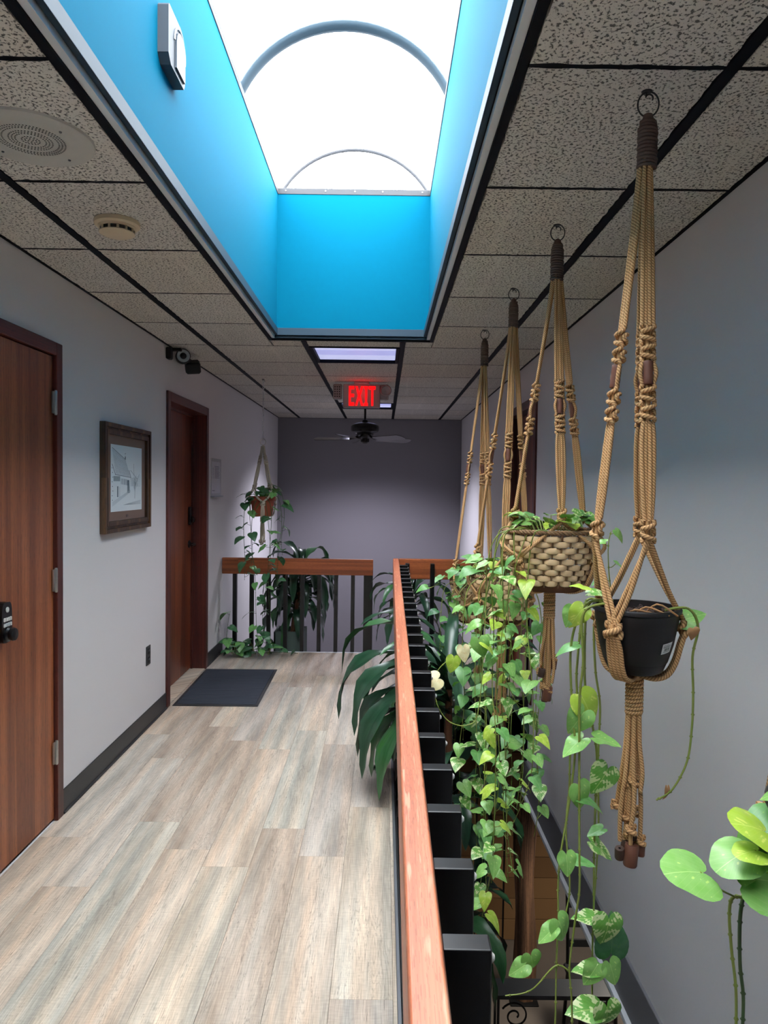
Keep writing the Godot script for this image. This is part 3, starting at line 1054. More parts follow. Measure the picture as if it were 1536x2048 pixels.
func sketch() -> ImageTexture:
	var w := 480
	var h := 380
	var im := Image.create(w, h, false, Image.FORMAT_RGB8)
	im.fill(rgb(214, 224, 228))
	var r := RandomNumberGenerator.new()
	r.seed = 12
	var ink := rgb(92, 108, 120)
	var pale := rgb(160, 176, 186)
	# big tiled roof running back to the right
	for i in 44:
		var u := i / 43.0
		var a := Vector2(lerpf(20, 70, u), lerpf(20, 165, u))
		var b := Vector2(lerpf(215, 290, u), lerpf(80, 178, u))
		line(im, a, b, pale.lerp(ink, r.randf() * 0.5), 1)
	for i in 160:
		var u := r.randf()
		var q := r.randf()
		var p := Vector2(lerpf(20, 70, u), lerpf(20, 165, u)).lerp(Vector2(215 + 75 * u, lerpf(80, 178, u)), q)
		line(im, p, p + Vector2(5, 7), pale, 1)
	line(im, Vector2(20, 18), Vector2(215, 78), ink, 2)
	line(im, Vector2(20, 110), Vector2(66, 168), ink, 4)
	line(im, Vector2(60, 168), Vector2(295, 182), ink, 3)
	line(im, Vector2(270, 140), Vector2(300, 185), ink, 4)
	# chimney and vane
	line(im, Vector2(212, 78), Vector2(212, 44), ink, 2)
	im.fill_rect(Rect2i(206, 62, 14, 18), ink)
	line(im, Vector2(203, 46), Vector2(222, 42), ink, 2)
	# walls, eaves shade, doors and shutters
	for i in 60:
		line(im, Vector2(40 + i * 1.6, 178), Vector2(40 + i * 1.6, 206), ink, 1)
	im.fill_rect(Rect2i(92, 236, 16, 62), ink)
	im.fill_rect(Rect2i(124, 240, 6, 60), pale)
	for i in 9:
		im.fill_rect(Rect2i(146 + i * 15, 190 + i, 7, 34), pale.lerp(ink, r.randf()))
	for i in 30:
		line(im, Vector2(244 + i, 200), Vector2(244 + i * 1.3, 275), ink, 1)
	# receding houses on the right
	for i in 12:
		line(im, Vector2(290, 190 + i * 4), Vector2(460, 170 + i * 6), pale, 1)
	for i in 7:
		line(im, Vector2(305 + i * 17, 185), Vector2(305 + i * 17, 232), ink, 2)
	line(im, Vector2(295, 140), Vector2(400, 190), ink, 2)
	line(im, Vector2(345, 100), Vector2(348, 165), ink, 3)
	# tree
	for k in 60:
		var a := Vector2(362, 300)
		var ang := r.randf_range(-2.6, -0.5)
		var m := a + Vector2(r.randf_range(-6, 10), -r.randf_range(30, 90))
		line(im, m, m + Vector2(cos(ang), sin(ang)) * r.randf_range(20, 70), pale.lerp(ink, r.randf() * 0.6), 1)
	line(im, Vector2(362, 306), Vector2(370, 210), ink, 4)
	line(im, Vector2(368, 235), Vector2(440, 160), ink, 2)
	# lane
	for i in 9:
		line(im, Vector2(20, 350 - i * 3), Vector2(290, 270 - i * 1.5), pale, 1)
		line(im, Vector2(180 + i * 8, 345), Vector2(460, 320 + i * 3), pale.lerp(ink, 0.3 * (i % 3)), 1)
	for i in 8:
		im.fill_rect(Rect2i(16 + (i % 3) * 5, 130 + i * 26, 9, 5), ink)
	return ImageTexture.create_from_image(im)


func print_lines(w: int, h: int) -> ImageTexture:
	var im := Image.create(w, h, false, Image.FORMAT_RGB8)
	im.fill(rgb(236, 236, 240))
	var r := RandomNumberGenerator.new()
	r.seed = 3
	for i in 9:
		im.fill_rect(Rect2i(int(w * 0.36), int(h * (0.14 + i * 0.045)), int(w * r.randf_range(0.45, 0.58)), maxi(1, int(h * 0.02))), rgb(120, 124, 138))
	for i in 7:
		im.fill_rect(Rect2i(int(w * 0.12), int(h * (0.2 + i * 0.05)), int(w * 0.12), maxi(1, int(h * 0.022))), rgb(150, 156, 176))
	im.fill_rect(Rect2i(int(w * 0.08), int(h * 0.90), int(w * 0.3), int(h * 0.03)), rgb(130, 130, 140))
	return ImageTexture.create_from_image(im)


# a flat sheet on the left wall, seen from the hall
func wall_sheet(x: float, z0: float, z1: float, y0: float, y1: float) -> MB:
	var mb := MB.new()
	var nn := Vector3.RIGHT
	mb.quad(mb.vert(Vector3(x, y1, z0), nn, Vector2(0, 0)), mb.vert(Vector3(x, y1, z1), nn, Vector2(1, 0)), mb.vert(Vector3(x, y0, z1), nn, Vector2(1, 1)), mb.vert(Vector3(x, y0, z0), nn, Vector2(0, 1)))
	return mb


func build_wall_things() -> void:
	# framed print
	var p := thing("framed_picture", "framed pencil drawing of cottages, brown mat, between the left doors", "picture", Vector3(WL, 1.48, -3.862))
	textured("picture_wood", wood_tex(83, 96, 256, rgb(50, 34, 22), rgb(104, 74, 46), 0.9), 0.45, Vector3(6, 1, 1))
	var hw := 0.347
	var hh := 0.278
	for L: Array in [[0.0, 0.022, 0.030], [0.022, 0.034, 0.020], [0.034, 0.058, 0.026]]:
		var fr := MB.new()
		var a: float = L[0]
		var b: float = L[1]
		var d: float = L[2]
		fr.span(Vector3(0, -hh + a, hw - a), Vector3(d, hh - a, hw - b), 0.002)
		fr.span(Vector3(0, -hh + a, -hw + a), Vector3(d, hh - a, -hw + b), 0.002)
		fr.span(Vector3(0, hh - a, hw - b), Vector3(d, hh - b, -hw + b), 0.002)
		fr.span(Vector3(0, -hh + a, hw - b), Vector3(d, -hh + b, -hw + b), 0.002)
		part(["outer_moulding", "groove", "inner_moulding"][[0.0, 0.022, 0.034].find(a)], fr, M.picture_wood, p)
	part("mat_board", MB.new().span(Vector3(0, -hh + 0.05, hw - 0.05), Vector3(0.010, hh - 0.05, -hw + 0.05)), mat("mat_brown", rgb(122, 100, 90), 0.85), p)
	part("drawing", wall_sheet(0.0112, hw - 0.115, -hw + 0.115, -hh + 0.105, hh - 0.105), textured("sketch_paper", sketch(), 0.8), p, "pencil drawing")
	var gl := mat("picture_glass", Color(1, 1, 1, 0.03), 0.05)
	gl.transparency = BaseMaterial3D.TRANSPARENCY_ALPHA
	part("title_plate", MB.new().box(Vector3(0.0115, -hh + 0.078, 0.0), Vector3(0.001, 0.014, 0.03)), mat("caption_ink", rgb(96, 80, 74), 0.8), p)
	# outlet
	var o := thing("wall_outlet", "dark outlet plate low on the left wall past the picture", "outlet", Vector3(WL, 0.43, -4.24))
	part("cover_plate", MB.new().box(Vector3(0.003, 0, 0), Vector3(0.006, 0.115, 0.072), 0.002), M.base_black, o)
	for y: float in [0.026, -0.026]:
		var rc := part("receptacle", MB.new().box(Vector3(0.007, y, 0), Vector3(0.003, 0.034, 0.034), 0.001), M.black_matte, o)
		for z: float in [-0.007, 0.007]:
			part("slot", MB.new().box(Vector3(0.0088, y + 0.003, z), Vector3(0.001, 0.010, 0.0025)), M.grey_plastic, rc)
	# sign holder past the far door
	var s := thing("sign_holder", "clear wall holder with printed notice beyond the far left door", "notice", Vector3(WL, 1.515, -5.93))
	part("notice", wall_sheet(0.006, 0.15, -0.15, -0.135, 0.125), textured("notice_paper", print_lines(160, 160), 0.8), s, "white printed notice")
	part("cover_sheet", MB.new().span(Vector3(0.008, -0.155, 0.17), Vector3(0.0105, 0.15, -0.17)), gl, s)
	part("back_sheet", MB.new().span(Vector3(0.0, -0.155, 0.17), Vector3(0.004, 0.15, -0.17)), M.white_plastic, s)
	part("lower_lip", MB.new().span(Vector3(0.0, -0.165, 0.17), Vector3(0.03, -0.155, -0.17), 0.002), M.grey_plastic, s)
	# camera under the ceiling
	var c := thing("security_camera", "small black camera bracket under the ceiling above the far door", "camera", Vector3(WL, 2.285, -4.66))
	part("bracket", MB.new().box(Vector3(0.016, 0.0, 0.06), Vector3(0.032, 0.075, 0.055), 0.006).box(Vector3(0.05, 0.03, 0.03), Vector3(0.07, 0.02, 0.03), 0.004), M.black_matte, c)
	var ln := MB.new()
	var lb := Basis(Vector3.RIGHT, PI / 2) * Basis()
	lb = Basis(Vector3.UP, 0.35) * lb
	ln.xf = Transform3D(lb, Vector3(0.075, 0.0, -0.04))
	ln.lathe(PackedVector2Array([Vector2(0, -0.05), Vector2(0.04, -0.05), Vector2(0.047, -0.03), Vector2(0.047, 0.02), Vector2(0.042, 0.026)]), 24)
	part("body", ln, M.black_matte, c)
	var rg := MB.new()
	rg.xf = ln.xf
	rg.lathe(PackedVector2Array([Vector2(0.042, 0.024), Vector2(0.036, 0.030), Vector2(0.022, 0.027), Vector2(0.02, 0.02)]), 24)
	part("lens_ring", rg, M.grey_plastic, c)
	var le := MB.new()
	le.xf = ln.xf
	le.lathe(PackedVector2Array([Vector2(0.021, 0.021), Vector2(0.013, 0.026), Vector2(0, 0.028)]), 20)
	part("lens", le, M.black_gloss, c)
	var fl := MB.new()
	fl.box(Vector3(0.085, -0.035, -0.24), Vector3(0.10, 0.075, 0.14), 0.012, Basis(Vector3.RIGHT, 0.35) * Basis(Vector3.UP, 0.3))
	fl.tube(PackedVector3Array([Vector3(0.075, 0.02, -0.06), Vector3(0.08, 0.0, -0.15), Vector3(0.085, -0.03, -0.22)]), 0.014, 8)
	part("flood_head", fl, M.black_matte, c)
	# smoke detector
	var sm := thing("smoke_detector", "cream smoke detector on the left ceiling tile", "smoke detector", Vector3(-0.912, CEIL, -2.452))
	part("base", MB.new().lathe(PackedVector2Array([Vector2(0, -0.019), Vector2(0.068, -0.019), Vector2(0.074, -0.014), Vector2(0.074, -0.004), Vector2(0.072, -0.003), Vector2(0.072, 0.0)]), 40), M.cream_plastic, sm)
	part("sensor_head", MB.new().lathe(PackedVector2Array([Vector2(0, -0.050), Vector2(0.040, -0.049), Vector2(0.050, -0.045), Vector2(0.058, -0.041), Vector2(0.058, -0.038), Vector2(0.052, -0.037), Vector2(0.052, -0.024), Vector2(0.062, -0.021), Vector2(0.062, -0.018)]), 40), M.cream_plastic, sm)
	for i in 12:
		var a := TAU * i / 12.0
		part("vent_slot", MB.new().box(Vector3(0, -0.0305, 0.052), Vector3(0.019, 0.011, 0.003), 0.001), M.base_black, sm).rotation.y = a + 0.13
		part("vent_fin", MB.new().box(Vector3(0, -0.0305, 0.0545), Vector3(0.005, 0.013, 0.006), 0.001), M.cream_plastic, sm).rotation.y = a + 0.13 + PI / 12
	# ceiling loudspeaker
	var sp := thing("ceiling_speaker", "round grey loudspeaker grille in the nearest left ceiling tile", "loudspeaker", Vector3(-0.918, CEIL, -1.872))
	part("baffle", MB.new().lathe(PackedVector2Array([Vector2(0, -0.006), Vector2(0.085, -0.006), Vector2(0.095, -0.0075), Vector2(0.125, -0.011), Vector2(0.138, -0.009), Vector2(0.145, -0.010), Vector2(0.153, -0.006), Vector2(0.155, 0.0)]), 72), mat("speaker_grey", rgb(184, 182, 174), 0.55), sp)
	var ho := MB.new()
	for ring in 11:
		if ring == 3 or ring == 7:
			continue
		var rr := 0.006 + ring * 0.0076
		var cnt := int(TAU * rr / 0.0078)
		for i in cnt:
			var a := TAU * i / cnt
			ho.xf = Transform3D(Basis(), Vector3(cos(a) * rr, -0.0066, sin(a) * rr))
			var ci := ho.vert(Vector3.ZERO, Vector3.DOWN, Vector2.ZERO)
			var rim := []
			for k in 6:
				rim.append(ho.vert(Vector3(cos(k * TAU / 6), 0, sin(k * TAU / 6)) * 0.0026, Vector3.DOWN, Vector2.ZERO))
			for k in 6:
				ho.tri(ci, rim[k], rim[(k + 1) % 6])
	var hm := part("perforations", ho, M.base_black, sp)
	hm.set_meta("kind", "stuff")
	for i in 4:
		var a := TAU * i / 4.0 + 0.5
		part("screw", MB.new().lathe(PackedVector2Array([Vector2(0, -0.0135), Vector2(0.003, -0.013), Vector2(0.004, -0.010)]), 8), M.grey_metal, sp).position = Vector3(cos(a) * 0.115, 0, sin(a) * 0.115)
	# grey alarm on the shaft wall
	var al := thing("wall_alarm", "grey plastic alarm with an arched lens on the blue shaft", "alarm", Vector3(SX0, 2.77, -2.208))
	var ab := MB.new()
	ab.xf = Transform3D(Basis(Vector3.UP, PI / 2), Vector3.ZERO)
	var outl := PackedVector2Array([Vector2(-0.085, -0.062), Vector2(-0.06, -0.085), Vector2(0.075, -0.085), Vector2(0.088, -0.07), Vector2(0.092, 0.0)])
	for i in 7:
		var a := PI / 2 * i / 6.0
		outl.append(Vector2(0.035 + 0.055 * cos(a), 0.022 + 0.058 * sin(a)))
	outl.append(Vector2(-0.078, 0.08))
	outl.append(Vector2(-0.085, 0.072))
	ab.prism(outl, 0.032)
	part("housing", ab, mat("alarm_grey", rgb(50, 58, 66), 0.6), al)
	var aw := MB.new()
	aw.xf = Transform3D(Basis(Vector3.UP, PI / 2), Vector3(0.032, 0, 0))
	var arch := PackedVector2Array([Vector2(-0.02, -0.07), Vector2(0.07, -0.07)])
	for i in 9:
		var a := PI * i / 8.0
		arch.append(Vector2(0.025 + 0.045 * cos(a), 0.005 + 0.045 * sin(a)))
	aw.prism(arch, 0.006)
	part("lens_panel", aw, mat("alarm_pale", rgb(62, 72, 82), 0.5), al)
	var pts := PackedVector3Array()
	for i in 13:
		var a := -0.3 + (PI + 0.3) * i / 12.0
		pts.append(Vector3(0.034, 0.005 + 0.056 * sin(a), -(0.025 + 0.056 * cos(a))))
	part("light_ring", MB.new().tube(pts, 0.003, 6), M.grey_plastic, al)
	# doormat
	var dm := thing("doormat", "dark blue grey ribbed doormat before the far left door", "doormat", Vector3(-1.092, 0, -5.115))
	dm.rotation.y = 0.012
	var mt := mat("mat_pile", rgb(44, 50, 60), 0.95)
	var mb := MB.new()
	mb.box(Vector3(0, 0.003, 0), Vector3(0.56, 0.006, 0.94), 0.002)
	part("rubber_edge", mb, M.base_black, dm)
	var rib := MB.new()
	var r := RandomNumberGenerator.new()
	r.seed = 8
	for i in 44:
		var z := -0.44 + i * 0.02
		rib.box(Vector3(0, 0.0065, z + 0.01), Vector3(0.52, 0.005 + r.randf() * 0.002, 0.0165), 0.003)
	part("ribbed_pile", rib, mt, dm)


# a plain ceiling lamp in the room below, out of sight above the band
func build_lower_lamp() -> void:
	var t := thing("light_panel", "square ceiling panel lighting the dim room below", "ceiling light", Vector3(1.85, -0.70, -4.9), "ceiling light panels")
	part("frame", MB.new().box(Vector3(0, -0.012, 0), Vector3(0.60, 0.024, 0.60), 0.003), M.white_metal, t)
	part("lens", MB.new().box(Vector3(0, -0.027, 0), Vector3(0.54, 0.008, 0.54), 0.002), M.lens_cool, t)
	var s := SpotLight3D.new()
	s.name = "panel_light"
	s.position = Vector3(0, -0.06, 0)
	s.rotation = Vector3(-PI / 2, 0, 0)
	s.light_color = Color(1.0, 0.95, 0.88)
	s.light_energy = 3.6
	s.spot_angle = 75.0
	s.spot_attenuation = 2.0
	s.spot_range = 12.0
	s.light_size = 0.25
	s.shadow_enabled = true
	t.add_child(s)


# ---------------------------------------------------------------- macrame hangers with their pots
func smooth(pts: PackedVector3Array, per := 5) -> PackedVector3Array:
	var out := PackedVector3Array()
	for i in pts.size() - 1:
		var a := pts[maxi(i - 1, 0)]
		var b := pts[i]
		var c := pts[i + 1]
		var d := pts[mini(i + 2, pts.size() - 1)]
		for k in per:
			out.append(b.cubic_interpolate(c, a, d, float(k) / per))
	out.append(pts[pts.size() - 1])
	return out


# a run of square knots from a to b: crossing loops, front and back, round two core strands
func sinnet(mb: MB, a: Vector3, b: Vector3, side: Vector3, front: Vector3, cnt: int, w: float, r: float) -> void:
	var d := (b - a) / cnt
	var core := PackedVector3Array([a, b])
	mb.tube(core, r * 1.25, 6)
	for i in cnt:
		var c := a + d * (i + 0.5)
		var s := 1.0 if i % 2 else -1.0
		for f: float in [1.0, -1.0]:
			var q := side * s * f
			mb.tube(smooth(PackedVector3Array([c + q * w - d * 0.62 + front * f * 0.002, c + q * w * 1.12 - d * 0.22 + front * f * r * 0.6, c + q * w * 0.5 - d * 0.05 + front * f * r * 2.1, c - q * w * 0.4 + d * 0.12 + front * f * r * 2.2, c - q * w * 1.1 + d * 0.22 + front * f * r * 0.8, c - q * w * 1.05 + d * 0.55]), 3), r * 1.05, 6, true, 50.0)


func macrame(o: Node3D, hook: Vector3, cc: Vector3, S: Dictionary) -> void:
	# everything in world coordinates relative to the hook
	var jr := RandomNumberGenerator.new()
	jr.seed = int(hook.z * -100)
	var h := hook
	var rel := func(v: Vector3) -> Vector3: return v - h
	var rope: Material = S.get("rope", M.get("jute"))
	var thin: float = S.get("cord", 0.0048)
	# ring and its little hook
	var ring := PackedVector3Array()
	for i in 25:
		var a := TAU * i / 24.0
		ring.append(Vector3(cos(a) * 0.0235, S.ring - h.y + sin(a) * 0.0255, 0.004 * sin(a)))
	part("ring", MB.new().tube(ring, S.get("ring_t", 0.0019), 8, false), S.get("ringmat", M.base_black), o)
	if S.get("ceiling_hook", true):
		var hk := PackedVector3Array()
		for i in 10:
			var a := -0.6 + 3.6 * i / 9.0
			hk.append(Vector3(0.002 + 0.008 * cos(a), -0.014 + 0.008 * sin(a), 0))
		hk.append(Vector3(-0.004, 0.0, 0))
		part("ceiling_hook", MB.new().tube(hk, 0.0018, 6).lathe(PackedVector2Array([Vector2(0, -0.004), Vector2(0.010, -0.003), Vector2(0.012, 0)]), 12, Vector3(-0.004, 0, 0)), M.base_black, o)
	# wrapped top
	var y0: float = S.top - h.y
	var y1: float = S.wrap - h.y
	var wr: float = S.get("wrap_r", 0.0185)
	var wmb := MB.new()
	wmb.lathe(PackedVector2Array([Vector2(0, y1 - 0.001), Vector2(wr * 0.9, y1), Vector2(wr * 0.86, y0 - 0.025), Vector2(wr * 0.55, y0), Vector2(0, y0 + 0.006)]), 14)
	var turns := int((y0 - 0.012 - y1) / 0.0078)
	var hx := PackedVector3Array()
	for i in turns * 12 + 1:
		var a := TAU * i / 12.0
		var u := float(i) / (turns * 12)
		var rr := wr * (1.0 - 0.25 * smoothstep(0.75, 1.0, u)) + 0.0009 * sin(i * 0.31)
		hx.append(Vector3(cos(a) * rr, lerpf(y1 + 0.003, y0 - 0.012, u), sin(a) * rr))
	wmb.tube(hx, 0.0042, 6, true, 60.0)
	part("top_wrap", wmb, S.get("wrapmat", M.get("wrap_brown")), o)
	# arms
	var azs: Array = S.arms
	var cen: Vector3 = cc - h
	var ends := []
	for az_deg: float in azs:
		var az := deg_to_rad(az_deg)
		var rad := Vector3(cos(az), 0, sin(az))
		var side := Vector3(-sin(az), 0, cos(az))
		var pt := Vector3(rad.x * 0.009, y1, rad.z * 0.009)
		var pe: Vector3 = Vector3(cen.x, S.gather - h.y, cen.z) + rad * S.arm_r
		ends.append(pe)
		var at := func(y: float) -> Vector3: return pt.lerp(pe, (y - h.y - y1) / (pe.y - y1))
		var mb := MB.new()
		var k1: Vector3 = at.call(S.k1)
		var k2: Vector3 = at.call(S.k1 - S.kl)
		var b1: Vector3 = at.call(S.k1 - S.kl - S.bead)
		var k3: Vector3 = at.call(S.k1 - 2.0 * S.kl - S.bead)
		var g0: Vector3 = at.call(S.gather + 0.045)
		for j in 4:
			var q := (j - 1.5)
			var oo := func(wd: float, fr: float) -> Vector3: return side * q * wd + rad * fr * (1.0 if j % 2 else -1.0)
			mb.tube(smooth(PackedVector3Array([pt + oo.call(0.0045, 0.004) + Vector3(0, 0.02, 0), pt.lerp(k1, 0.4) + oo.call(0.0065, 0.002), k1 + oo.call(0.0078, 0.0005)]), 5), thin, 6, false, 50.0)
			if absf(q) > 1.0:
				mb.tube(smooth(PackedVector3Array([k2 + side * signf(q) * 0.010, k2.lerp(b1, 0.5) + side * signf(q) * 0.0165 + rad * 0.003, b1 + side * signf(q) * 0.010]), 4), thin, 6, false, 50.0)
			mb.tube(smooth(PackedVector3Array([k3 + oo.call(0.0062, 0.001), k3.lerp(g0, 0.2) + oo.call(0.0085, 0.001), k3.lerp(g0, 0.7) + oo.call(0.0075, 0.002), g0 + oo.call(0.0045, 0.002)]), 4), thin, 6, false, 50.0)
		var arm := part("arm", mb, rope, o)
		var kn := MB.new()
		sinnet(kn, k1, k2, side, rad, S.get("kn", 4), 0.0115, thin * 1.02)
		part("knots", kn, rope, arm)
		kn = MB.new()
		sinnet(kn, b1, k3, side, rad, S.get("kn", 4), 0.0115, thin * 1.02)
		part("knots", kn, rope, arm)
		kn = MB.new()
		sinnet(kn, g0, pe, side, rad, 2, 0.0105, thin * 1.05)
		part("knots", kn, rope, arm)
		if S.bead > 0.02:
			var bd := MB.new()
			var pr := PackedVector2Array([Vector2(0.003, -0.5), Vector2(0.0105, -0.5)])
			for i in 7:
				pr.append(Vector2(0.0112 - 0.0006 * (i % 2), -0.48 + 0.96 * i / 6.0))
			pr.append(Vector2(0.0105, 0.5))
			pr.append(Vector2(0.003, 0.5))
			var dd := k2 - b1
			for i in pr.size():
				pr[i].y *= dd.length() * 0.94
			var by := dd.normalized()
			bd.xf = Transform3D(Basis(side, by, side.cross(by)), (k2 + b1) * 0.5 + rad * 0.002)
			bd.lathe(pr, 14)
			part("wooden_bead", bd, M.bead_brown, arm)
	# slings round the pot
	var rj: float = S.junction_r
	var yj: float = S.junction - h.y
	var n := azs.size()
	var wb0: float = S.wb0 - h.y
	var wb1: float = S.wb1 - h.y
	for i in n:
		var a0: float = azs[i]
		var a1: float = azs[(i + 1) % n]
		if a1 <= a0:
			a1 += 360.0
		var am := deg_to_rad((a0 + a1) * 0.5)
		var rad := Vector3(cos(am), 0, sin(am))
		var side := Vector3(-sin(am), 0, cos(am))
		var J := Vector3(cen.x, yj, cen.z) + rad * rj
		var mb := MB.new()
		for w in 2:
			var E: Vector3 = ends[i] if w == 0 else ends[(i + 1) % n]
			var oute := (E - Vector3(cen.x, E.y, cen.z)).normalized()
			for q: float in [-0.5, 0.5]:
				var mid := E.lerp(J, 0.55)
				var md := Vector3(mid.x - cen.x, 0, mid.z - cen.z)
				var need: float = S.rim_r + 0.008
				if mid.y < S.rim - h.y + 0.02 and md.length() < need:
					md = md.normalized() * need
				mid = Vector3(cen.x + md.x, mid.y, cen.z + md.z)
				mb.tube(smooth(PackedVector3Array([E + oute * 0.002 + Vector3(q * 0.006, 0.005, 0), mid + side * q * 0.010, J + side * q * 0.012 + Vector3(0, 0.012, 0), J + rad * 0.002 - Vector3(0, 0.01, 0)]), 5), thin * 1.08, 6, false, 50.0)
		var sl := part("sling", mb, rope, o)
		var kn := MB.new()
		sinnet(kn, J + Vector3(0, 0.014, 0), J - Vector3(0, 0.016, 0), side, rad, 1, 0.014, thin * 1.35)
		part("junction_knot", kn, rope, sl)
		var lo := MB.new()
		for q in 4:
			var pl := PackedVector3Array()
			pl.append(J + side * (q - 1.5) * 0.006 - Vector3(0, 0.012, 0) + rad * 0.002)
			for s: Array in S.under:
				pl.append(Vector3(cen.x, s[1] - h.y, cen.z) + rad * (s[0] + 0.006) + side * (q - 1.5) * 0.0092)
			pl.append(Vector3(cen.x, wb0 + 0.01, cen.z) + rad * 0.010 + side * (q - 1.5) * 0.004)
			lo.tube(smooth(pl, 4), thin * 1.15, 6, false, 50.0)
		part("lower_cords", lo, rope, sl)
	# lower wrap and tassel
	var c0 := Vector3(cen.x, 0, cen.z)
	var lw := MB.new()
	lw.lathe(PackedVector2Array([Vector2(0, wb1), Vector2(0.015, wb1), Vector2(0.0165, wb0), Vector2(0.01, wb0 + 0.012)]), 14, c0)
	turns = int((wb0 - wb1) / 0.0085)
	hx = PackedVector3Array()
	for i in turns * 12 + 1:
		var a := TAU * i / 12.0
		var u := float(i) / (turns * 12)
		hx.append(c0 + Vector3(cos(a) * 0.0165, lerpf(wb0 - 0.003, wb1 + 0.003, u), sin(a) * 0.0165))
	lw.tube(hx, 0.0046, 6, true, 60.0)
	part("lower_wrap", lw, rope, o)
	var ts := MB.new()
	var tips := []
	for i in 14:
		var a := TAU * i / 7.0 + (0.4 if i > 6 else 0.0)
		var rr := 0.013 if i < 7 else 0.006
		var end: float = lerpf(wb1, S.tassel - h.y, jr.randf_range(0.42, 0.88))
		var d := Vector3(cos(a), 0, sin(a))
		var sp := jr.randf_range(1.0, 2.3)
		var p := PackedVector3Array([c0 + d * rr + Vector3(0, wb1 + 0.004, 0), c0 + d * rr * 1.25 + Vector3(0, lerpf(wb1, end, 0.35), 0), c0 + d * rr * sp + Vector3(jr.randf_range(-0.004, 0.004), lerpf(wb1, end, 0.75), 0), c0 + d * rr * sp + Vector3(-0.003, end, 0)])
		ts.tube(smooth(p, 4), thin * 1.05, 6, true, 50.0)
		tips.append(p[3])
		if i % 2 == 0:
			sinnet(ts, p[3] + Vector3(0, 0.006, 0), p[3] - Vector3(0, 0.014, 0), Vector3.RIGHT, Vector3.BACK, 1, 0.008, thin * 1.1)
	part("tassel", ts, rope, o)
	for i: int in S.get("beads", [0, 2, 3, 5, 7, 9, 11, 12]):
		var big: bool = i == S.get("big", 2)
		var bd := MB.new()
		var rb := 0.0155 if big else jr.randf_range(0.009, 0.012)
		var hb := 0.048 if big else jr.randf_range(0.022, 0.034)
		bd.lathe(PackedVector2Array([Vector2(0.003, hb), Vector2(rb * 0.9, hb), Vector2(rb, hb - 0.003), Vector2(rb, 0.003), Vector2(rb * 0.9, 0), Vector2(0.003, 0)]), 16)
		var b := part("tassel_bead", bd, M.bead_dark if i % 2 else M.bead_brown, o)
		b.position = tips[i] - Vector3(0, 0.014 + hb, 0)
		b.rotation = Vector3(jr.randf_range(-0.2, 0.2), 0, jr.randf_range(-0.25, 0.25))
		if big:
			b.position.y = S.tassel - h.y
			part("bead_cord", MB.new().tube(PackedVector3Array([b.position + Vector3(0, hb, 0), tips[i] + Vector3(0, 0.01, 0)]), thin, 6), rope, o)


func basket(called: String, label: String, at: Vector3, r0: float, r1: float, hgt: float, sd: int) -> Node3D:
	# r0 at the foot, r1 at the rim; at is the middle of the foot
	var o := thing(called, label, "basket", at, "")
	var rows := int(hgt * 0.86 / 0.0185)
	var stakes := 16
	var prof := func(u: float) -> float: return lerpf(r0, r1, pow(u, 0.7))
	var wv := MB.new()
	var r := RandomNumberGenerator.new()
	r.seed = sd
	for k in rows:
		var u := (k + 0.5) / rows
		var y := hgt * 0.10 + hgt * 0.84 * u
		var rad: float = prof.call(u)
		var p := PackedVector3Array()
		var hs := PackedFloat32Array()
		var n := stakes * 8
		var wob := r.randf() * TAU
		for i in n + 1:
			var a := TAU * i / n
			var wv_s := 1.0 - 2.0 * pow(absf(cos(a * stakes * 0.5 + k * PI * 0.5)), 6.0)
			var q := rad + 0.0052 * wv_s
			hs.append((0.0080 + 0.0022 * wv_s) * hgt / 0.197)
			p.append(Vector3(cos(a) * q, y + 0.0011 * sin(a * 3 + wob), sin(a) * q))
		wv.tube(p, hs, 8, false, 20.0, 0.30, Vector3(1, 0, 0))
	part("woven_side", wv, M.wicker, o)
	var st := MB.new()
	for i in stakes * 2:
		var a := TAU * i / (stakes * 2)
		var p := PackedVector3Array()
		for k in 6:
			var u := k / 5.0
			var q: float = prof.call(u)
			p.append(Vector3(cos(a) * q, hgt * 0.08 + hgt * 0.88 * u, sin(a) * q))
		st.tube(p, 0.0032, 5, false)
	part("stakes", st, M.wicker_dark, o)
	var rim := MB.new()
	for s in 3:
		var p := PackedVector3Array()
		for i in 145:
			var a := TAU * i / 144.0
			var w := a * 26.0 + s * TAU / 3
			var q: float = r1 + 0.003 + 0.005 * cos(w)
			p.append(Vector3(cos(a) * q, hgt + 0.005 * sin(w), sin(a) * q))
		rim.tube(p, 0.0042, 6, false, 30.0)
	part("braided_rim", rim, M.wicker_dark, o)
	var ft := MB.new()
	var nrow := 40
	var prev := []
	for j in 4:
		var ring := []
		for i in nrow + 1:
			var a := TAU * (i % nrow) / nrow
			var jag := 0.004 * sin(i % nrow * 2.3 + j * 1.1) + 0.003 * sin(i % nrow * 5.1)
			var y: float = [-0.002, 0.008, 0.024, 0.030][j] + (jag if j > 1 else 0.0)
			var q: float = [r0 * 0.90, r0 * 1.0, r0 * 1.045, r0 * 1.0][j] + jag * 0.5
			ring.append(ft.vert(Vector3(cos(a) * q, y, sin(a) * q), Vector3(cos(a), -0.2, sin(a)), Vector2(i * 0.1, y * 8)))
		if j > 0:
			for i in nrow:
				ft.quad(prev[i], prev[i + 1], ring[i + 1], ring[i])
		prev = ring
	ft.lathe(PackedVector2Array([Vector2(0, -0.002), Vector2(r0 * 0.9, -0.002)]), nrow)
	part("bark_foot", ft, M.bark, o)
	part("soil", soil(r1 * 0.95, sd).translated_mesh(Vector3(0, hgt - 0.03, 0)), M.soil, o)
	return o


class SoilMB:
	extends MB
	func translated_mesh(d: Vector3) -> ArrayMesh:
		for i in v.size():
			v[i] += d
		return mesh()


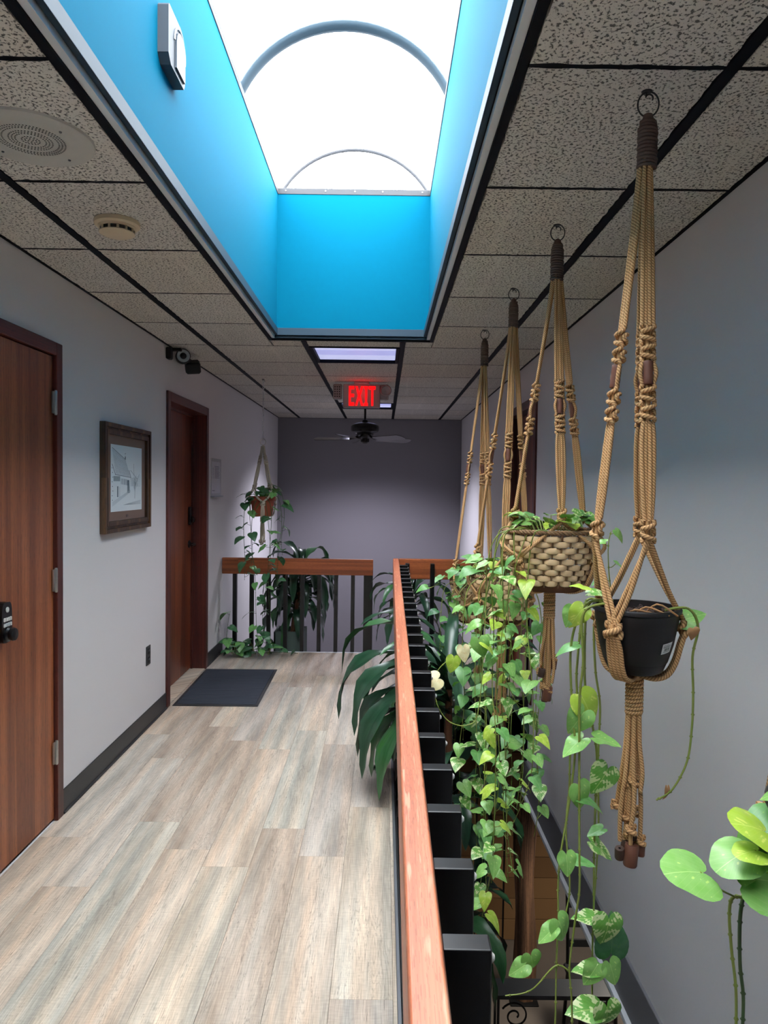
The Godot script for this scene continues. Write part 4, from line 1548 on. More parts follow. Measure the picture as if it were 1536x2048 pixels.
func soil(rad: float, sd: int) -> SoilMB:
	var mb := SoilMB.new()
	var r := RandomNumberGenerator.new()
	r.seed = sd
	var prev := []
	var c := mb.vert(Vector3(0, 0.008, 0), Vector3.UP, Vector2.ZERO)
	for j in 7:
		var ring := []
		for i in 33:
			var a := TAU * (i % 32) / 32.0
			var q := rad * (j + 1) / 7.0
			ring.append(mb.vert(Vector3(cos(a) * q, r.randf_range(-0.005, 0.006) if i < 32 else 0.0, sin(a) * q), Vector3(r.randf_range(-0.5, 0.5), 1, r.randf_range(-0.5, 0.5)), Vector2(q, a)))
		for i in 32:
			if j == 0:
				mb.tri(c, ring[i], ring[(i + 1) % 32])
			else:
				mb.quad(prev[i], prev[(i + 1) % 32], ring[(i + 1) % 32], ring[i])
		prev = ring
	for i in 70:
		var a := r.randf() * TAU
		var q := rad * sqrt(r.randf()) * 0.93
		var l := r.randf_range(0.005, 0.014)
		mb.box(Vector3(cos(a) * q, 0.006, sin(a) * q), Vector3(l, r.randf_range(0.002, 0.006), r.randf_range(0.003, 0.007)), 0.001, Basis.from_euler(Vector3(r.randf_range(-0.6, 0.6), r.randf() * TAU, r.randf_range(-0.6, 0.6))))
	return mb


func rope_tex(dark: Color, light: Color) -> ImageTexture:
	var im := Image.create(48, 48, false, Image.FORMAT_RGB8)
	var r := RandomNumberGenerator.new()
	r.seed = 2
	for y in 48:
		for x in 48:
			var u := fposmod((x + y) / 16.0, 1.0)
			var s := sin(u * PI)
			var c := dark.lerp(light, clampf(pow(s, 0.6) + r.randf_range(-0.22, 0.16), 0, 1))
			im.set_pixel(x, y, c)
	return ImageTexture.create_from_image(im)


func barcode() -> ImageTexture:
	var im := Image.create(128, 96, false, Image.FORMAT_RGB8)
	im.fill(rgb(226, 228, 226))
	var r := RandomNumberGenerator.new()
	r.seed = 21
	var x := 30
	while x < 100:
		var w := 1 + r.randi() % 3
		im.fill_rect(Rect2i(x, 44, w, 26), rgb(20, 20, 22))
		x += w + 1 + r.randi() % 3
	for row: Array in [[14, 14, 70], [26, 14, 100], [34, 14, 88], [76, 24, 84]]:
		x = row[1]
		while x < row[1] + row[2]:
			var w := 2 + r.randi() % 4
			im.fill_rect(Rect2i(x, row[0], w, 5), rgb(60, 62, 64))
			x += w + 1
	return ImageTexture.create_from_image(im)


func build_hangers() -> void:
	textured("jute", rope_tex(rgb(112, 72, 40), rgb(224, 180, 126)), 0.9, Vector3(1, 1, 1))
	textured("jute_dark", rope_tex(rgb(92, 60, 36), rgb(176, 130, 84)), 0.9)
	textured("white_cord", rope_tex(rgb(150, 140, 120), rgb(206, 198, 180)), 0.9)
	mat("wrap_brown", rgb(104, 84, 74), 0.9)
	mat("bead_brown", rgb(108, 66, 50), 0.55)
	mat("bead_dark", rgb(70, 50, 40), 0.6)
	mat("wicker", rgb(224, 192, 146), 0.6)
	mat("wicker_dark", rgb(138, 106, 72), 0.75)
	mat("bark", rgb(96, 60, 38), 0.9)
	mat("soil", rgb(62, 44, 36), 0.95)
	mat("pot_black", rgb(30, 27, 28), 0.5)
	mat("terracotta", rgb(150, 72, 48), 0.75)
	var D := [
		{"hook": Vector3(0.575, CEIL, -1.618), "c": Vector3(0.578, 0, -1.618), "ring": 2.310, "top": 2.287, "wrap": 2.168, "k1": 1.814, "kl": 0.078, "bead": 0.054, "gather": 1.345, "arm_r": 0.098, "arms": [-68.0, 98.0, 176.0], "junction": 1.150, "junction_r": 0.101, "rim_r": 0.098, "rim": 1.193, "under": [[0.0885, 1.11], [0.078, 1.07], [0.062, 1.042], [0.035, 1.032]], "wb0": 1.026, "wb1": 0.942, "tassel": 0.604, "big": 2,
			"label": "nearest whole macrame hanger, holding the black plastic pot"},
		{"hook": Vector3(0.571, CEIL, -2.428), "c": Vector3(0.570, 0, -2.428), "ring": 2.312, "top": 2.288, "wrap": 2.152, "k1": 1.814, "kl": 0.062, "bead": 0.052, "gather": 1.345, "arm_r": 0.128, "arms": [-18.0, 88.0, 202.0], "junction": 1.215, "junction_r": 0.152, "rim_r": 0.168, "rim": 1.315, "under": [[0.135, 1.165], [0.112, 1.125], [0.07, 1.112]], "wb0": 1.105, "wb1": 1.012, "tassel": 0.735, "big": 2, "kn": 4,
			"label": "macrame hanger holding the wicker basket beside the black pot"},
		{"hook": Vector3(0.564, CEIL, -3.198), "c": Vector3(0.540, 0, -3.198), "ring": 2.312, "top": 2.290, "wrap": 2.166, "k1": 1.70, "kl": 0.072, "bead": 0.056, "gather": 1.155, "arm_r": 0.125, "arms": [-22.0, 98.0, 205.0], "junction": 0.97, "junction_r": 0.138, "rim_r": 0.152, "rim": 1.070, "under": [[0.122, 0.91], [0.10, 0.868], [0.06, 0.853]], "wb0": 0.846, "wb1": 0.752, "tassel": 0.31, "big": 5,
			"label": "third macrame hanger, holding a vine-covered basket behind the second one"},
		{"hook": Vector3(0.555, CEIL, -4.04), "c": Vector3(0.545, 0, -4.04), "ring": 2.312, "top": 2.288, "wrap": 2.136, "k1": 1.66, "kl": 0.07, "bead": 0.05, "gather": 1.01, "arm_r": 0.135, "arms": [-78.0, 70.0, 178.0], "junction": 0.81, "junction_r": 0.142, "rim_r": 0.160, "rim": 0.920, "under": [[0.126, 0.745], [0.104, 0.70], [0.06, 0.684]], "wb0": 0.678, "wb1": 0.55, "tassel": 0.235, "big": 5,
			"label": "farthest brown macrame hanger, deepest in the row over the well"},
		{"hook": Vector3(0.585, CEIL, -0.82), "c": Vector3(0.585, 0, -0.82), "ring": 2.310, "top": 2.287, "wrap": 2.168, "k1": 1.75, "kl": 0.07, "bead": 0.054, "gather": 1.26, "arm_r": 0.115, "arms": [-60.0, 60.0, 176.0], "junction": 1.03, "junction_r": 0.132, "rim_r": 0.128, "rim": 1.055, "under": [[0.12, 0.99], [0.105, 0.93], [0.07, 0.895]], "wb0": 0.885, "wb1": 0.80, "tassel": 0.5, "big": 2,
			"label": "macrame hanger cut off by the right edge, closest to the viewer"},
	]
	for i in D.size():
		var d: Dictionary = D[i]
		var o := thing("macrame_hanger", d.label, "plant hanger", d.hook, "jute macrame hangers over the well")
		d.rope = M.jute
		macrame(o, d.hook, d.c, d)
	# black plastic pots
	for k in 2:
		var pot := thing("plant_pot", ["black plastic pot with a white barcode sticker on its side", "dark pot mostly out of frame at the right edge"][k], "pot", Vector3(0.578, 1.044, -1.618) if k == 0 else Vector3(0.585, 0.90, -0.82))
		var s := 0.9 if k == 0 else 1.12
		var body := MB.new()
		var pr := PackedVector2Array([Vector2(0, 0.0), Vector2(0.055, 0.0), Vector2(0.066, 0.006), Vector2(0.074, 0.026), Vector2(0.0745, 0.029), Vector2(0.077, 0.031), Vector2(0.090, 0.075), Vector2(0.0985, 0.125), Vector2(0.1005, 0.128), Vector2(0.1015, 0.152), Vector2(0.107, 0.155), Vector2(0.108, 0.163), Vector2(0.106, 0.166), Vector2(0.098, 0.166), Vector2(0.095, 0.12), Vector2(0.09, 0.10)])
		for i in pr.size():
			pr[i] *= s
		body.lathe(pr, 48)
		part("body", body, M.pot_black, pot)
		part("soil", soil(0.094 * s, 31 + k).translated_mesh(Vector3(0, 0.147 * s, 0)), M.soil, pot)
		if k == 0:
			var lb := MB.new()
			var a0 := deg_to_rad(68.0)
			var a1 := deg_to_rad(46.0)
			var rows := []
			for i in 7:
				var a := lerpf(a0, a1, i / 6.0)
				var d := Vector3(cos(a), 0, sin(a))
				var low := d * 0.0786 + Vector3(0, 0.054, 0)
				var top := d * 0.0852 + Vector3(0, 0.078, 0)
				var nn := (d - Vector3(0, 0.3, 0)).normalized()
				rows.append([lb.vert(top + Vector3(0, i * 0.0006, 0), nn, Vector2(i / 6.0, 0)), lb.vert(low + Vector3(0, i * 0.0006, 0), nn, Vector2(i / 6.0, 1))])
			for i in 6:
				lb.quad(rows[i][0], rows[i + 1][0], rows[i + 1][1], rows[i][1])
			part("sticker", lb, textured("sticker_print", barcode(), 0.5), pot, "white barcode sticker")
	basket("wicker_basket", "pale wicker basket with bark foot, in the hanger beside the black pot", Vector3(0.570, 1.118, -2.428), 0.112, 0.155, 0.197, 3)
	basket("wicker_basket", "wicker basket half hidden by vines, third in the row", Vector3(0.540, 0.860, -3.198), 0.10, 0.14, 0.208, 4)
	basket("wicker_basket", "farthest wicker basket, just right of the near railing's top", Vector3(0.545, 0.692, -4.04), 0.106, 0.15, 0.226, 5)
	# white hanger by the far railing
	var hk := Vector3(-1.018, CEIL, -6.03)
	var wh := thing("macrame_hanger", "white cord plant hanger on a chain by the far left corner", "plant hanger", hk)
	var chain := MB.new()
	var y := -0.01
	var i := 0
	while y > -0.50:
		var p := PackedVector3Array()
		for k in 13:
			var a := TAU * k / 12.0
			var q := Vector3(cos(a) * 0.006, y - 0.013 + sin(a) * 0.014, 0)
			p.append(q if i % 2 == 0 else Vector3(0, q.y, q.x))
		chain.tube(p, 0.0026, 5, false)
		y -= 0.023
		i += 1
	part("chain", chain, M.white_metal, wh)
	macrame(wh, hk, Vector3(-1.018, 0, -6.03), {"ring": 1.815, "top": 1.79, "wrap": 1.76, "wrap_r": 0.010, "k1": 1.70, "kl": 0.03, "bead": 0.012, "gather": 1.42, "arm_r": 0.09, "arms": [-60.0, 20.0, 140.0, 215.0], "junction": 1.30, "junction_r": 0.106, "rim_r": 0.11, "rim": 1.355, "under": [[0.094, 1.24], [0.082, 1.20], [0.05, 1.19]], "wb0": 1.185, "wb1": 1.14, "tassel": 0.93, "rope": M.white_cord, "wrapmat": M.white_cord, "ringmat": M.white_plastic, "beads": [], "cord": 0.0036, "ring_t": 0.004})
	var tp := thing("plant_pot", "terracotta pot hanging in white cord by the far corner", "pot", Vector3(-1.018, 1.195, -6.03))
	part("body", MB.new().lathe(PackedVector2Array([Vector2(0, 0), Vector2(0.078, 0), Vector2(0.082, 0.004), Vector2(0.098, 0.125), Vector2(0.106, 0.127), Vector2(0.108, 0.162), Vector2(0.104, 0.165), Vector2(0.097, 0.162), Vector2(0.093, 0.12)]), 40), M.terracotta, tp)
	part("soil", soil(0.094, 77).translated_mesh(Vector3(0, 0.145, 0)), M.soil, tp)


# ---------------------------------------------------------------- plants
var leaf_meshes := []
var leaf_mats := []
var round_leaf: ArrayMesh
var grow := RandomNumberGenerator.new()

func heart_leaf(fold: float, curl: float, wave: float, slim: float, blunt := 1.0) -> ArrayMesh:
	# petiole at the origin, tip along +z, upper face +y; length about 1
	var tab := [[0, 0.92], [10, 0.80], [20, 0.70], [32, 0.62], [46, 0.565], [62, 0.53], [80, 0.505], [98, 0.48], [116, 0.45], [134, 0.405], [150, 0.33], [163, 0.22], [172, 0.12], [180, 0.05]]
	var mb := MB.new()
	var grid := []
	var f := func(x: float, z: float) -> float: return fold * absf(x) - curl * (z + 0.1) * (z + 0.1) - 0.25 * x * x + wave * sin(z * 9.0 + x * 4.0) * absf(x)
	for ring in 4:
		var row := []
		var q: float = [0.0, 0.38, 0.74, 1.0][ring]
		for k in tab.size() * 2 - 1:
			var j := absi(k - (tab.size() - 1))
			var a := deg_to_rad(tab[j][0]) * (1 if k >= tab.size() - 1 else -1)
			var r: float = minf(tab[j][1], blunt) * q
			var x := sin(a) * r * slim
			var z := cos(a) * r
			var e := 0.01
			var nn := Vector3(-(f.call(x + e, z) - f.call(x - e, z)) / (2 * e), 1.0, -(f.call(x, z + e) - f.call(x, z - e)) / (2 * e)).normalized()
			row.append(mb.vert(Vector3(x, f.call(x, z), z), nn, Vector2(x * 0.9 + 0.5, (z + 0.42) / 1.36)))
		grid.append(row)
	for ring in 3:
		for k in tab.size() * 2 - 2:
			if ring == 0:
				mb.tri(grid[0][k], grid[1][k], grid[1][k + 1])
			else:
				mb.quad(grid[ring][k], grid[ring][k + 1], grid[ring + 1][k + 1], grid[ring + 1][k])
	return mb.mesh()


func leaf_tex(base: Color, vein: Color, blotch: Color, share: float, sd: int) -> ImageTexture:
	var s := 160
	var big := nbytes(s, s, 40, 60, sd, 0.06, 3)
	var d := PackedByteArray()
	d.resize(s * s * 3)
	var k := 0
	for y in s:
		for x in s:
			var u := absf(x / float(s) - 0.5)
			var v := y / float(s)
			var c := base.lerp(base.lightened(0.12), (big[y * s + x] / 255.0 - 0.5) * 1.2 + 0.5)
			var streak := fposmod(v * 7.0 - u * 9.0, 1.0)
			if big[y * s + x] / 255.0 + 0.10 * sin(streak * TAU) > 1.0 - share:
				c = c.lerp(blotch, 0.85)
			if u < 0.012:
				c = c.lerp(vein, 0.8)
			elif streak < 0.09:
				c = c.lerp(vein, 0.22)
			d[k] = c.r8
			d[k + 1] = c.g8
			d[k + 2] = c.b8
			k += 3
	return image_tex(s, s, d)


func put_leaf(parent: Node3D, at: Vector3, tip: Vector3, nrm: Vector3, size: float, m: int, shape := -1) -> void:
	var z := tip.normalized()
	var x := nrm.cross(z)
	if x.length() < 0.05:
		x = Vector3.RIGHT
	x = x.normalized()
	var y := z.cross(x)
	if shape < 0:
		shape = grow.randi() % leaf_meshes.size()
	var o := part("leaf", round_leaf if shape == 9 else leaf_meshes[shape % 5], leaf_mats[m], parent)
	o.transform = Transform3D(Basis(x, y, z).scaled_local(Vector3.ONE * size), at)


# a trailing stem through the points of L (first its depth, then x and y in turn), with leaves at its nodes
func vine(plant: Node3D, L: Array, rad: float, every: float, size: float, kinds: Array, sway := 0.05, first := 0.1, stem_m := "stem") -> Node3D:
	var z0: float = L[0]
	var pts := PackedVector3Array()
	var ph := grow.randf() * TAU
	for i in range(1, L.size(), 2):
		var u := (i - 1) / 2.0
		pts.append(Vector3(L[i], L[i + 1], z0 + sway * sin(u * 1.1 + ph) * minf(1.0, u * 0.4)))
	pts = smooth(pts, 8)
	var mb := MB.new()
	var radii := PackedFloat32Array()
	var run := 0.0
	var total := 0.0
	for i in pts.size() - 1:
		total += pts[i].distance_to(pts[i + 1])
	for i in pts.size():
		if i > 0:
			run += pts[i].distance_to(pts[i - 1])
		radii.append(rad * (1.0 - 0.35 * run / total))
	mb.tube(pts, radii, 6, true, 10.0)
	run = 0.0
	var next := first
	var todo := []
	var side := 1.0
	for i in range(1, pts.size()):
		run += pts[i].distance_to(pts[i - 1])
		if run >= next:
			next = run + every * grow.randf_range(0.55, 1.5)
			var p := pts[i]
			side = -side
			var az := (0.0 if side > 0 else PI) + grow.randf_range(-1.15, 1.15)
			if grow.randf() < 0.3:
				az = PI / 2 + grow.randf_range(-0.6, 0.6)
			var out := Vector3(cos(az), 0, sin(az))
			var pl := size * grow.randf_range(0.45, 0.8)
			var e := p + out * pl * 0.8 + Vector3(0, pl * grow.randf_range(0.15, 0.6), 0)
			mb.tube(smooth(PackedVector3Array([p, p + out * pl * 0.35 + Vector3(0, pl * 0.05, 0), e]), 3), rad * 0.62, 5, true, 10.0)
			# node rings
			mb.tube(PackedVector3Array([p - Vector3(0, 0.003, 0), p, p + Vector3(0, 0.003, 0)]), [rad * 0.9, rad * 1.5, rad * 0.9], 6)
			var tip := (out * grow.randf_range(0.6, 1.0) + Vector3(0, grow.randf_range(-0.6, 0.05), 0)).normalized()
			var nrm := (Vector3.UP + out * 0.25 + Vector3(grow.randf_range(-0.35, 0.35), 0, grow.randf_range(-0.1, 0.55))).normalized()
			todo.append([e, tip, nrm, size * grow.randf_range(0.75, 1.2), kinds[grow.randi() % kinds.size()]])
		elif i % 5 == 2 and rad > 0.002:
			var p := pts[i]
			mb.tube(PackedVector3Array([p - Vector3(0, 0.002, 0), p, p + Vector3(0, 0.002, 0)]), [rad * 0.9, rad * 1.35, rad * 0.9], 6)
	var s := part("vine", mb, M[stem_m], plant)
	for t: Array in todo:
		put_leaf(s, t[0], t[1], t[2], t[3], t[4])
	return s


# leaves standing over a pot's rim on short stalks
func crown(plant: Node3D, c: Vector3, rad: float, cnt: int, size: float, kinds: Array, lift := 0.05, a0 := 0.0, a1 := TAU) -> void:
	var mb := MB.new()
	var todo := []
	for i in cnt:
		var a := lerpf(a0, a1, grow.randf())
		var q := rad * sqrt(grow.randf())
		var p := c + Vector3(cos(a) * q * 0.7, -0.02, sin(a) * q * 0.7)
		var out := Vector3(cos(a), 0, sin(a))
		var e := c + out * (q + 0.03) + Vector3(0, grow.randf_range(0.2, 1.0) * lift, 0)
		mb.tube(smooth(PackedVector3Array([p, p.lerp(e, 0.5) + Vector3(0, 0.02, 0), e]), 4), 0.0016, 5)
		todo.append([e, (out + Vector3(grow.randf_range(-0.5, 0.5), grow.randf_range(-0.7, 0.5), grow.randf_range(-0.5, 0.5))).normalized(), (Vector3.UP + out * 0.4 + Vector3(0, 0, grow.randf_range(0, 0.8))).normalized(), size * grow.randf_range(0.7, 1.2), kinds[grow.randi() % kinds.size()]])
	var s := part("stalks", mb, M.stem, plant)
	for t: Array in todo:
		put_leaf(s, t[0], t[1], t[2], t[3], t[4])


# an arching strap leaf of a dracaena, its midrib along a falling path
func strap(parent: Node3D, at: Vector3, az: float, elev: float, len: float, wid: float, droop: float, m: Material) -> void:
	var mb := MB.new()
	var n := 13
	var p := at
	var dirh := Vector3(cos(az), 0, sin(az))
	var side := Vector3(-sin(az), 0, cos(az))
	var e := elev
	var rows := []
	var twist := grow.randf_range(-0.35, 0.35)
	for i in n + 1:
		var u := float(i) / n
		var d := dirh * cos(e) + Vector3.UP * sin(e)
		var up := (Vector3.UP * cos(e) - dirh * sin(e))
		var sd := (side * cos(twist * u) + up * sin(twist * u)).normalized()
		up = sd.cross(d)
		var w := wid * 0.5 * pow(sin(PI * clampf(u * 0.93 + 0.07, 0, 1)), 0.62) * (1.0 if u < 0.97 else 0.3)
		var wav := 0.30 * sin(u * 19.0 + az * 3.0)
		var row := []
		for k in 5:
			var x := (k - 2) / 2.0
			var off := sd * x * w + up * (absf(x) * w * (0.32 + wav * x))
			var nn := (up - sd * x * 0.42).normalized()
			row.append(mb.vert(p + off, nn, Vector2(x * 0.5 + 0.5, u)))
		rows.append(row)
		p += d * len / n
		e = maxf(e - droop / n * (0.4 + 1.4 * u), -1.45)
	for i in n:
		for k in 4:
			mb.quad(rows[i][k], rows[i][k + 1], rows[i + 1][k + 1], rows[i + 1][k])
	part("leaf", mb, m, parent)


func plant_thing(label: String, at: Vector3, group := "") -> Node3D:
	return thing("pothos_plant", label, "plant", Vector3.ZERO, group)


func build_plants() -> void:
	grow.seed = 99
	for q: Array in [[0.10, 0.35, 0.05, 1.0], [0.22, 0.20, 0.08, 0.95], [0.02, 0.55, 0.03, 1.05], [0.30, 0.10, 0.10, 0.88], [0.14, 0.75, 0.04, 0.98]]:
		leaf_meshes.append(heart_leaf(q[0], q[1], q[2], q[3]))
	round_leaf = heart_leaf(0.08, 0.30, 0.03, 1.28, 0.74)
	var defs := [
		["leaf_light", rgb(122, 176, 84), rgb(178, 208, 130), rgb(190, 214, 120), 0.12, Color(0.30, 0.42, 0.10)],
		["leaf_yellow", rgb(164, 196, 62), rgb(206, 220, 120), rgb(214, 222, 110), 0.2, Color(0.42, 0.5, 0.08)],
		["leaf_mid", rgb(88, 146, 72), rgb(140, 180, 108), rgb(130, 176, 84), 0.1, Color(0.2, 0.34, 0.08)],
		["leaf_marbled", rgb(96, 158, 60), rgb(196, 214, 130), rgb(222, 228, 176), 0.42, Color(0.3, 0.4, 0.14)],
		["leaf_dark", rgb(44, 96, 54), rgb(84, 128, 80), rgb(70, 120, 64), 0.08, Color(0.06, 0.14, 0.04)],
		["leaf_cream", rgb(222, 212, 160), rgb(232, 226, 190), rgb(214, 196, 140), 0.3, Color(0.4, 0.36, 0.2)],
	]
	for i in defs.size():
		var d: Array = defs[i]
		var m := textured(d[0], leaf_tex(d[1], d[2], d[3], d[4], 60 + i), 0.38)
		m.backlight_enabled = true
		m.backlight = d[5]
		leaf_mats.append(m)
	mat("stem", rgb(132, 146, 66), 0.5)
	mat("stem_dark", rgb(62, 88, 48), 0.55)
	mat("dry_leaf", rgb(182, 136, 92), 0.85)
	textured("dracaena", leaf_tex(rgb(24, 56, 36), rgb(44, 84, 56), rgb(34, 70, 44), 0.2, 91), 0.28)
	textured("dracaena_light", leaf_tex(rgb(38, 84, 44), rgb(64, 112, 62), rgb(52, 104, 46), 0.2, 93), 0.3)
	var LT := [0, 0, 2, 2, 1, 3]

	# --- pothos in the black pot: bare stems on the left with a few big leaves, one stem on the right
	var p := plant_thing("sparse pothos in the black pot, bare stems hanging to the left", Vector3.ZERO)
	var V1 := [
		[-1.60, 0.495, 1.208, 0.454, 1.193, 0.429, 1.104, 0.434, 0.968, 0.440, 0.866, 0.426, 0.741, 0.412, 0.627, 0.411, 0.548, 0.415, 0.466, 0.411, 0.369, 0.408, 0.228, 0.401, 0.108],
		[-1.57, 0.500, 1.206, 0.443, 1.184, 0.446, 1.073, 0.443, 0.993, 0.445, 0.877, 0.444, 0.775, 0.445, 0.643, 0.447, 0.565, 0.441, 0.474, 0.435, 0.373, 0.441, 0.293, 0.443, 0.134],
		[-1.66, 0.514, 1.192, 0.473, 1.190, 0.455, 1.040, 0.456, 0.962, 0.447, 0.843, 0.449, 0.748, 0.443, 0.650, 0.452, 0.514, 0.436, 0.435],
		[-1.63, 0.504, 1.204, 0.468, 1.186, 0.466, 1.058, 0.475, 0.976, 0.491, 0.910, 0.500, 0.839, 0.496, 0.740, 0.496, 0.624, 0.502, 0.485, 0.504, 0.414, 0.505, 0.274, 0.509, 0.084],
		[-1.74, 0.556, 1.196, 0.520, 1.150, 0.525, 1.020, 0.542, 0.921, 0.539, 0.799, 0.538, 0.699, 0.538, 0.599, 0.533, 0.412],
		[-1.55, 0.616, 1.196, 0.665, 1.200, 0.690, 1.159, 0.684, 1.092, 0.686, 1.013, 0.680, 0.939, 0.668, 0.866, 0.640, 0.802, 0.611, 0.773],
	]
	vine(p, [-1.73, 0.556, 1.20, 0.548, 1.26, 0.545, 1.32, 0.552, 1.355], 0.0016, 0.032, 0.032, [2, 0], 0.004, 0.03)
	var host: Node3D
	for k in V1.size():
		host = vine(p, V1[k], 0.0031, 9.0, 0.06, LT, 0.012, 5.0)
	var st := vine(p, [-1.60, 0.441, 0.352, 0.407, 0.367, 0.351, 0.313, 0.294, 0.295], 0.0022, 9.0, 0.05, LT, 0.01, 5.0)
	# big leaves: x, y, size, material, tip angle in the picture plane (degrees, 0 right, -90 down), facing up share
	for q: Array in [[0.455, 0.985, 0.075, 1, -55, 0.35], [0.452, 0.955, 0.062, 0, -125, 0.5], [0.482, 0.905, 0.056, 0, -10, 0.8], [0.448, 0.895, 0.06, 0, -150, 0.9], [0.512, 0.822, 0.064, 3, -120, 0.3], [0.447, 0.790, 0.058, 0, -70, 0.5], [0.492, 0.645, 0.060, 3, -30, 0.8], [0.416, 0.642, 0.048, 0, -85, 0.2], [0.517, 0.490, 0.070, 3, -95, 0.4], [0.500, 0.470, 0.062, 3, 175, 0.9], [0.537, 0.400, 0.085, 4, 85, 0.2], [0.410, 0.478, 0.058, 0, -60, 0.5], [0.395, 0.462, 0.05, 0, -140, 0.8], [0.497, 0.372, 0.055, 0, -125, 0.4], [0.500, 0.352, 0.06, 3, 178, 0.9], [0.530, 0.375, 0.055, 0, -70, 0.4], [0.500, 0.262, 0.075, 3, 175, 0.8], [0.520, 0.285, 0.072, 3, -80, 0.3], [0.448, 0.61, 0.05, 2, -5, 0.9], [0.452, 0.765, 0.05, 2, 5, 0.95], [0.335, 0.368, 0.046, 0, -150, 0.5], [0.352, 0.385, 0.05, 0, -75, 0.3], [0.455, 1.235, 0.045, 1, 160, 0.9], [0.470, 1.225, 0.045, 3, 20, 0.8], [0.440, 1.190, 0.05, 1, -130, 0.5], [0.425, 1.185, 0.045, 0, -110, 0.6], [0.438, 1.105, 0.05, 2, 185, 0.95], [0.672, 1.168, 0.055, 0, 25, 0.5], [0.500, 0.690, 0.04, 2, -165, 0.9]]:
		var a := deg_to_rad(q[4])
		var tip := Vector3(cos(a), sin(a), grow.randf_range(0.0, 0.35))
		var nrm := Vector3(0.1, q[5], 1.05 - q[5])
		put_leaf(host, Vector3(q[0], q[1], -1.585 + grow.randf_range(-0.03, 0.03)), tip, nrm, q[2], q[3])
	part("dry_leaf", leaf_meshes[4], M.dry_leaf, p).transform = Transform3D(Basis.from_euler(Vector3(1.2, 0.5, 0.4)).scaled_local(Vector3(0.03, 0.03, 0.022)), Vector3(0.675, 1.155, -1.54))
	part("dry_leaf", leaf_meshes[4], M.dry_leaf, p).transform = Transform3D(Basis.from_euler(Vector3(1.5, 0.2, 0.1)).scaled_local(Vector3(0.012, 0.03, 0.034)), Vector3(0.632, 0.80, -1.55))
	var tw := MB.new()
	for i in 3:
		tw.tube(smooth(PackedVector3Array([Vector3(0.53 + i * 0.02, 1.17, -1.57), Vector3(0.55 + i * 0.02, 1.195 + 0.008 * (i % 3), -1.55 + 0.01 * i), Vector3(0.60 + i * 0.018, 1.186, -1.53)]), 4), 0.0022, 5)
	part("dry_twigs", tw, M.dry_leaf, p)
	# --- pothos in the second basket
	p = plant_thing("bright pothos spilling from the basket beside the black pot", Vector3.ZERO)
	crown(p, Vector3(0.57, 1.322, -2.428), 0.118, 34, 0.05, [0, 0, 2, 3, 1], 0.055)
	for L: Array in [
		[-2.30, 0.452, 1.325, 0.392, 1.318, 0.360, 1.256, 0.356, 1.126, 0.370, 0.987, 0.365, 0.802, 0.371, 0.666, 0.368, 0.475, 0.370, 0.273, 0.366, 0.139, 0.349, 0.022],
		[-2.26, 0.520, 1.322, 0.478, 1.312, 0.469, 1.188, 0.468, 1.027, 0.480, 0.813, 0.478, 0.678, 0.478, 0.555, 0.459, 0.434, 0.438, 0.355],
		[-2.33, 0.450, 1.322, 0.393, 1.300, 0.388, 1.120, 0.408, 0.937, 0.404, 0.753, 0.418, 0.586, 0.420, 0.349, 0.436, 0.214],
		[-2.42, 0.44, 1.326, 0.39, 1.31, 0.372, 1.18, 0.35, 1.02, 0.345, 0.86, 0.36, 0.68, 0.352, 0.5, 0.36, 0.33],
		[-2.38, 0.46, 1.322, 0.40, 1.30, 0.402, 1.16, 0.392, 0.96, 0.385, 0.74, 0.395, 0.52, 0.382, 0.30, 0.388, 0.10],
		[-2.36, 0.48, 1.322, 0.43, 1.31, 0.436, 1.12, 0.428, 0.90, 0.436, 0.66, 0.42, 0.42, 0.428, 0.22],
		[-2.55, 0.52, 1.312, 0.50, 1.22, 0.512, 0.98, 0.505, 0.75, 0.515, 0.5, 0.505, 0.28],
		[-2.62, 0.671, 1.312, 0.60, 0.977, 0.579, 0.711, 0.572, 0.532, 0.581, 0.317, 0.573, 0.172],
	]:
		vine(p, L, 0.0022, 0.062, 0.048, [0, 0, 2, 3, 1], 0.05, 0.2)
	var loop := vine(p, [-2.30, 0.44, 1.325, 0.368, 1.304, 0.338, 1.204, 0.335, 1.007, 0.318, 0.738, 0.281, 0.688, 0.222, 0.699, 0.183, 0.753, 0.175, 0.829, 0.199, 0.879, 0.274, 0.932, 0.313, 0.947], 0.0022, 5.0, 0.06, [0], 0.01, 9.0)
	put_leaf(loop, Vector3(0.178, 0.842, -2.27), Vector3(-0.8, -0.3, 0.2), Vector3(0.1, 0.5, 0.8), 0.062, 5, 2)
	put_leaf(loop, Vector3(0.232, 0.905, -2.28), Vector3(-0.2, -1, 0.2), Vector3(0.1, 0.4, 0.9), 0.05, 1)
	put_leaf(loop, Vector3(0.262, 0.94, -2.28), Vector3(0.1, -1, 0.2), Vector3(-0.2, 0.4, 0.9), 0.05, 5, 3)
	put_leaf(loop, Vector3(0.313, 0.965, -2.28), Vector3(0.2, -1, 0.2), Vector3(-0.3, 0.5, 0.7), 0.06, 0)
	put_leaf(loop, Vector3(0.328, 0.96, -2.28), Vector3(0.9, -0.3, 0.2), Vector3(0.1, 0.9, 0.3), 0.05, 1)
	vine(p, [-2.31, 0.470, 1.322, 0.430, 1.20, 0.392, 1.002, 0.389, 0.920, 0.398, 0.853, 0.428, 0.786, 0.454, 0.736], 0.0018, 0.16, 0.05, [0, 2], 0.01)
	# --- third basket
	p = plant_thing("thick pothos curtain falling from the third hanging basket", Vector3.ZERO)
	crown(p, Vector3(0.52, 1.075, -3.198), 0.13, 30, 0.058, [0, 2, 2, 1], 0.07)
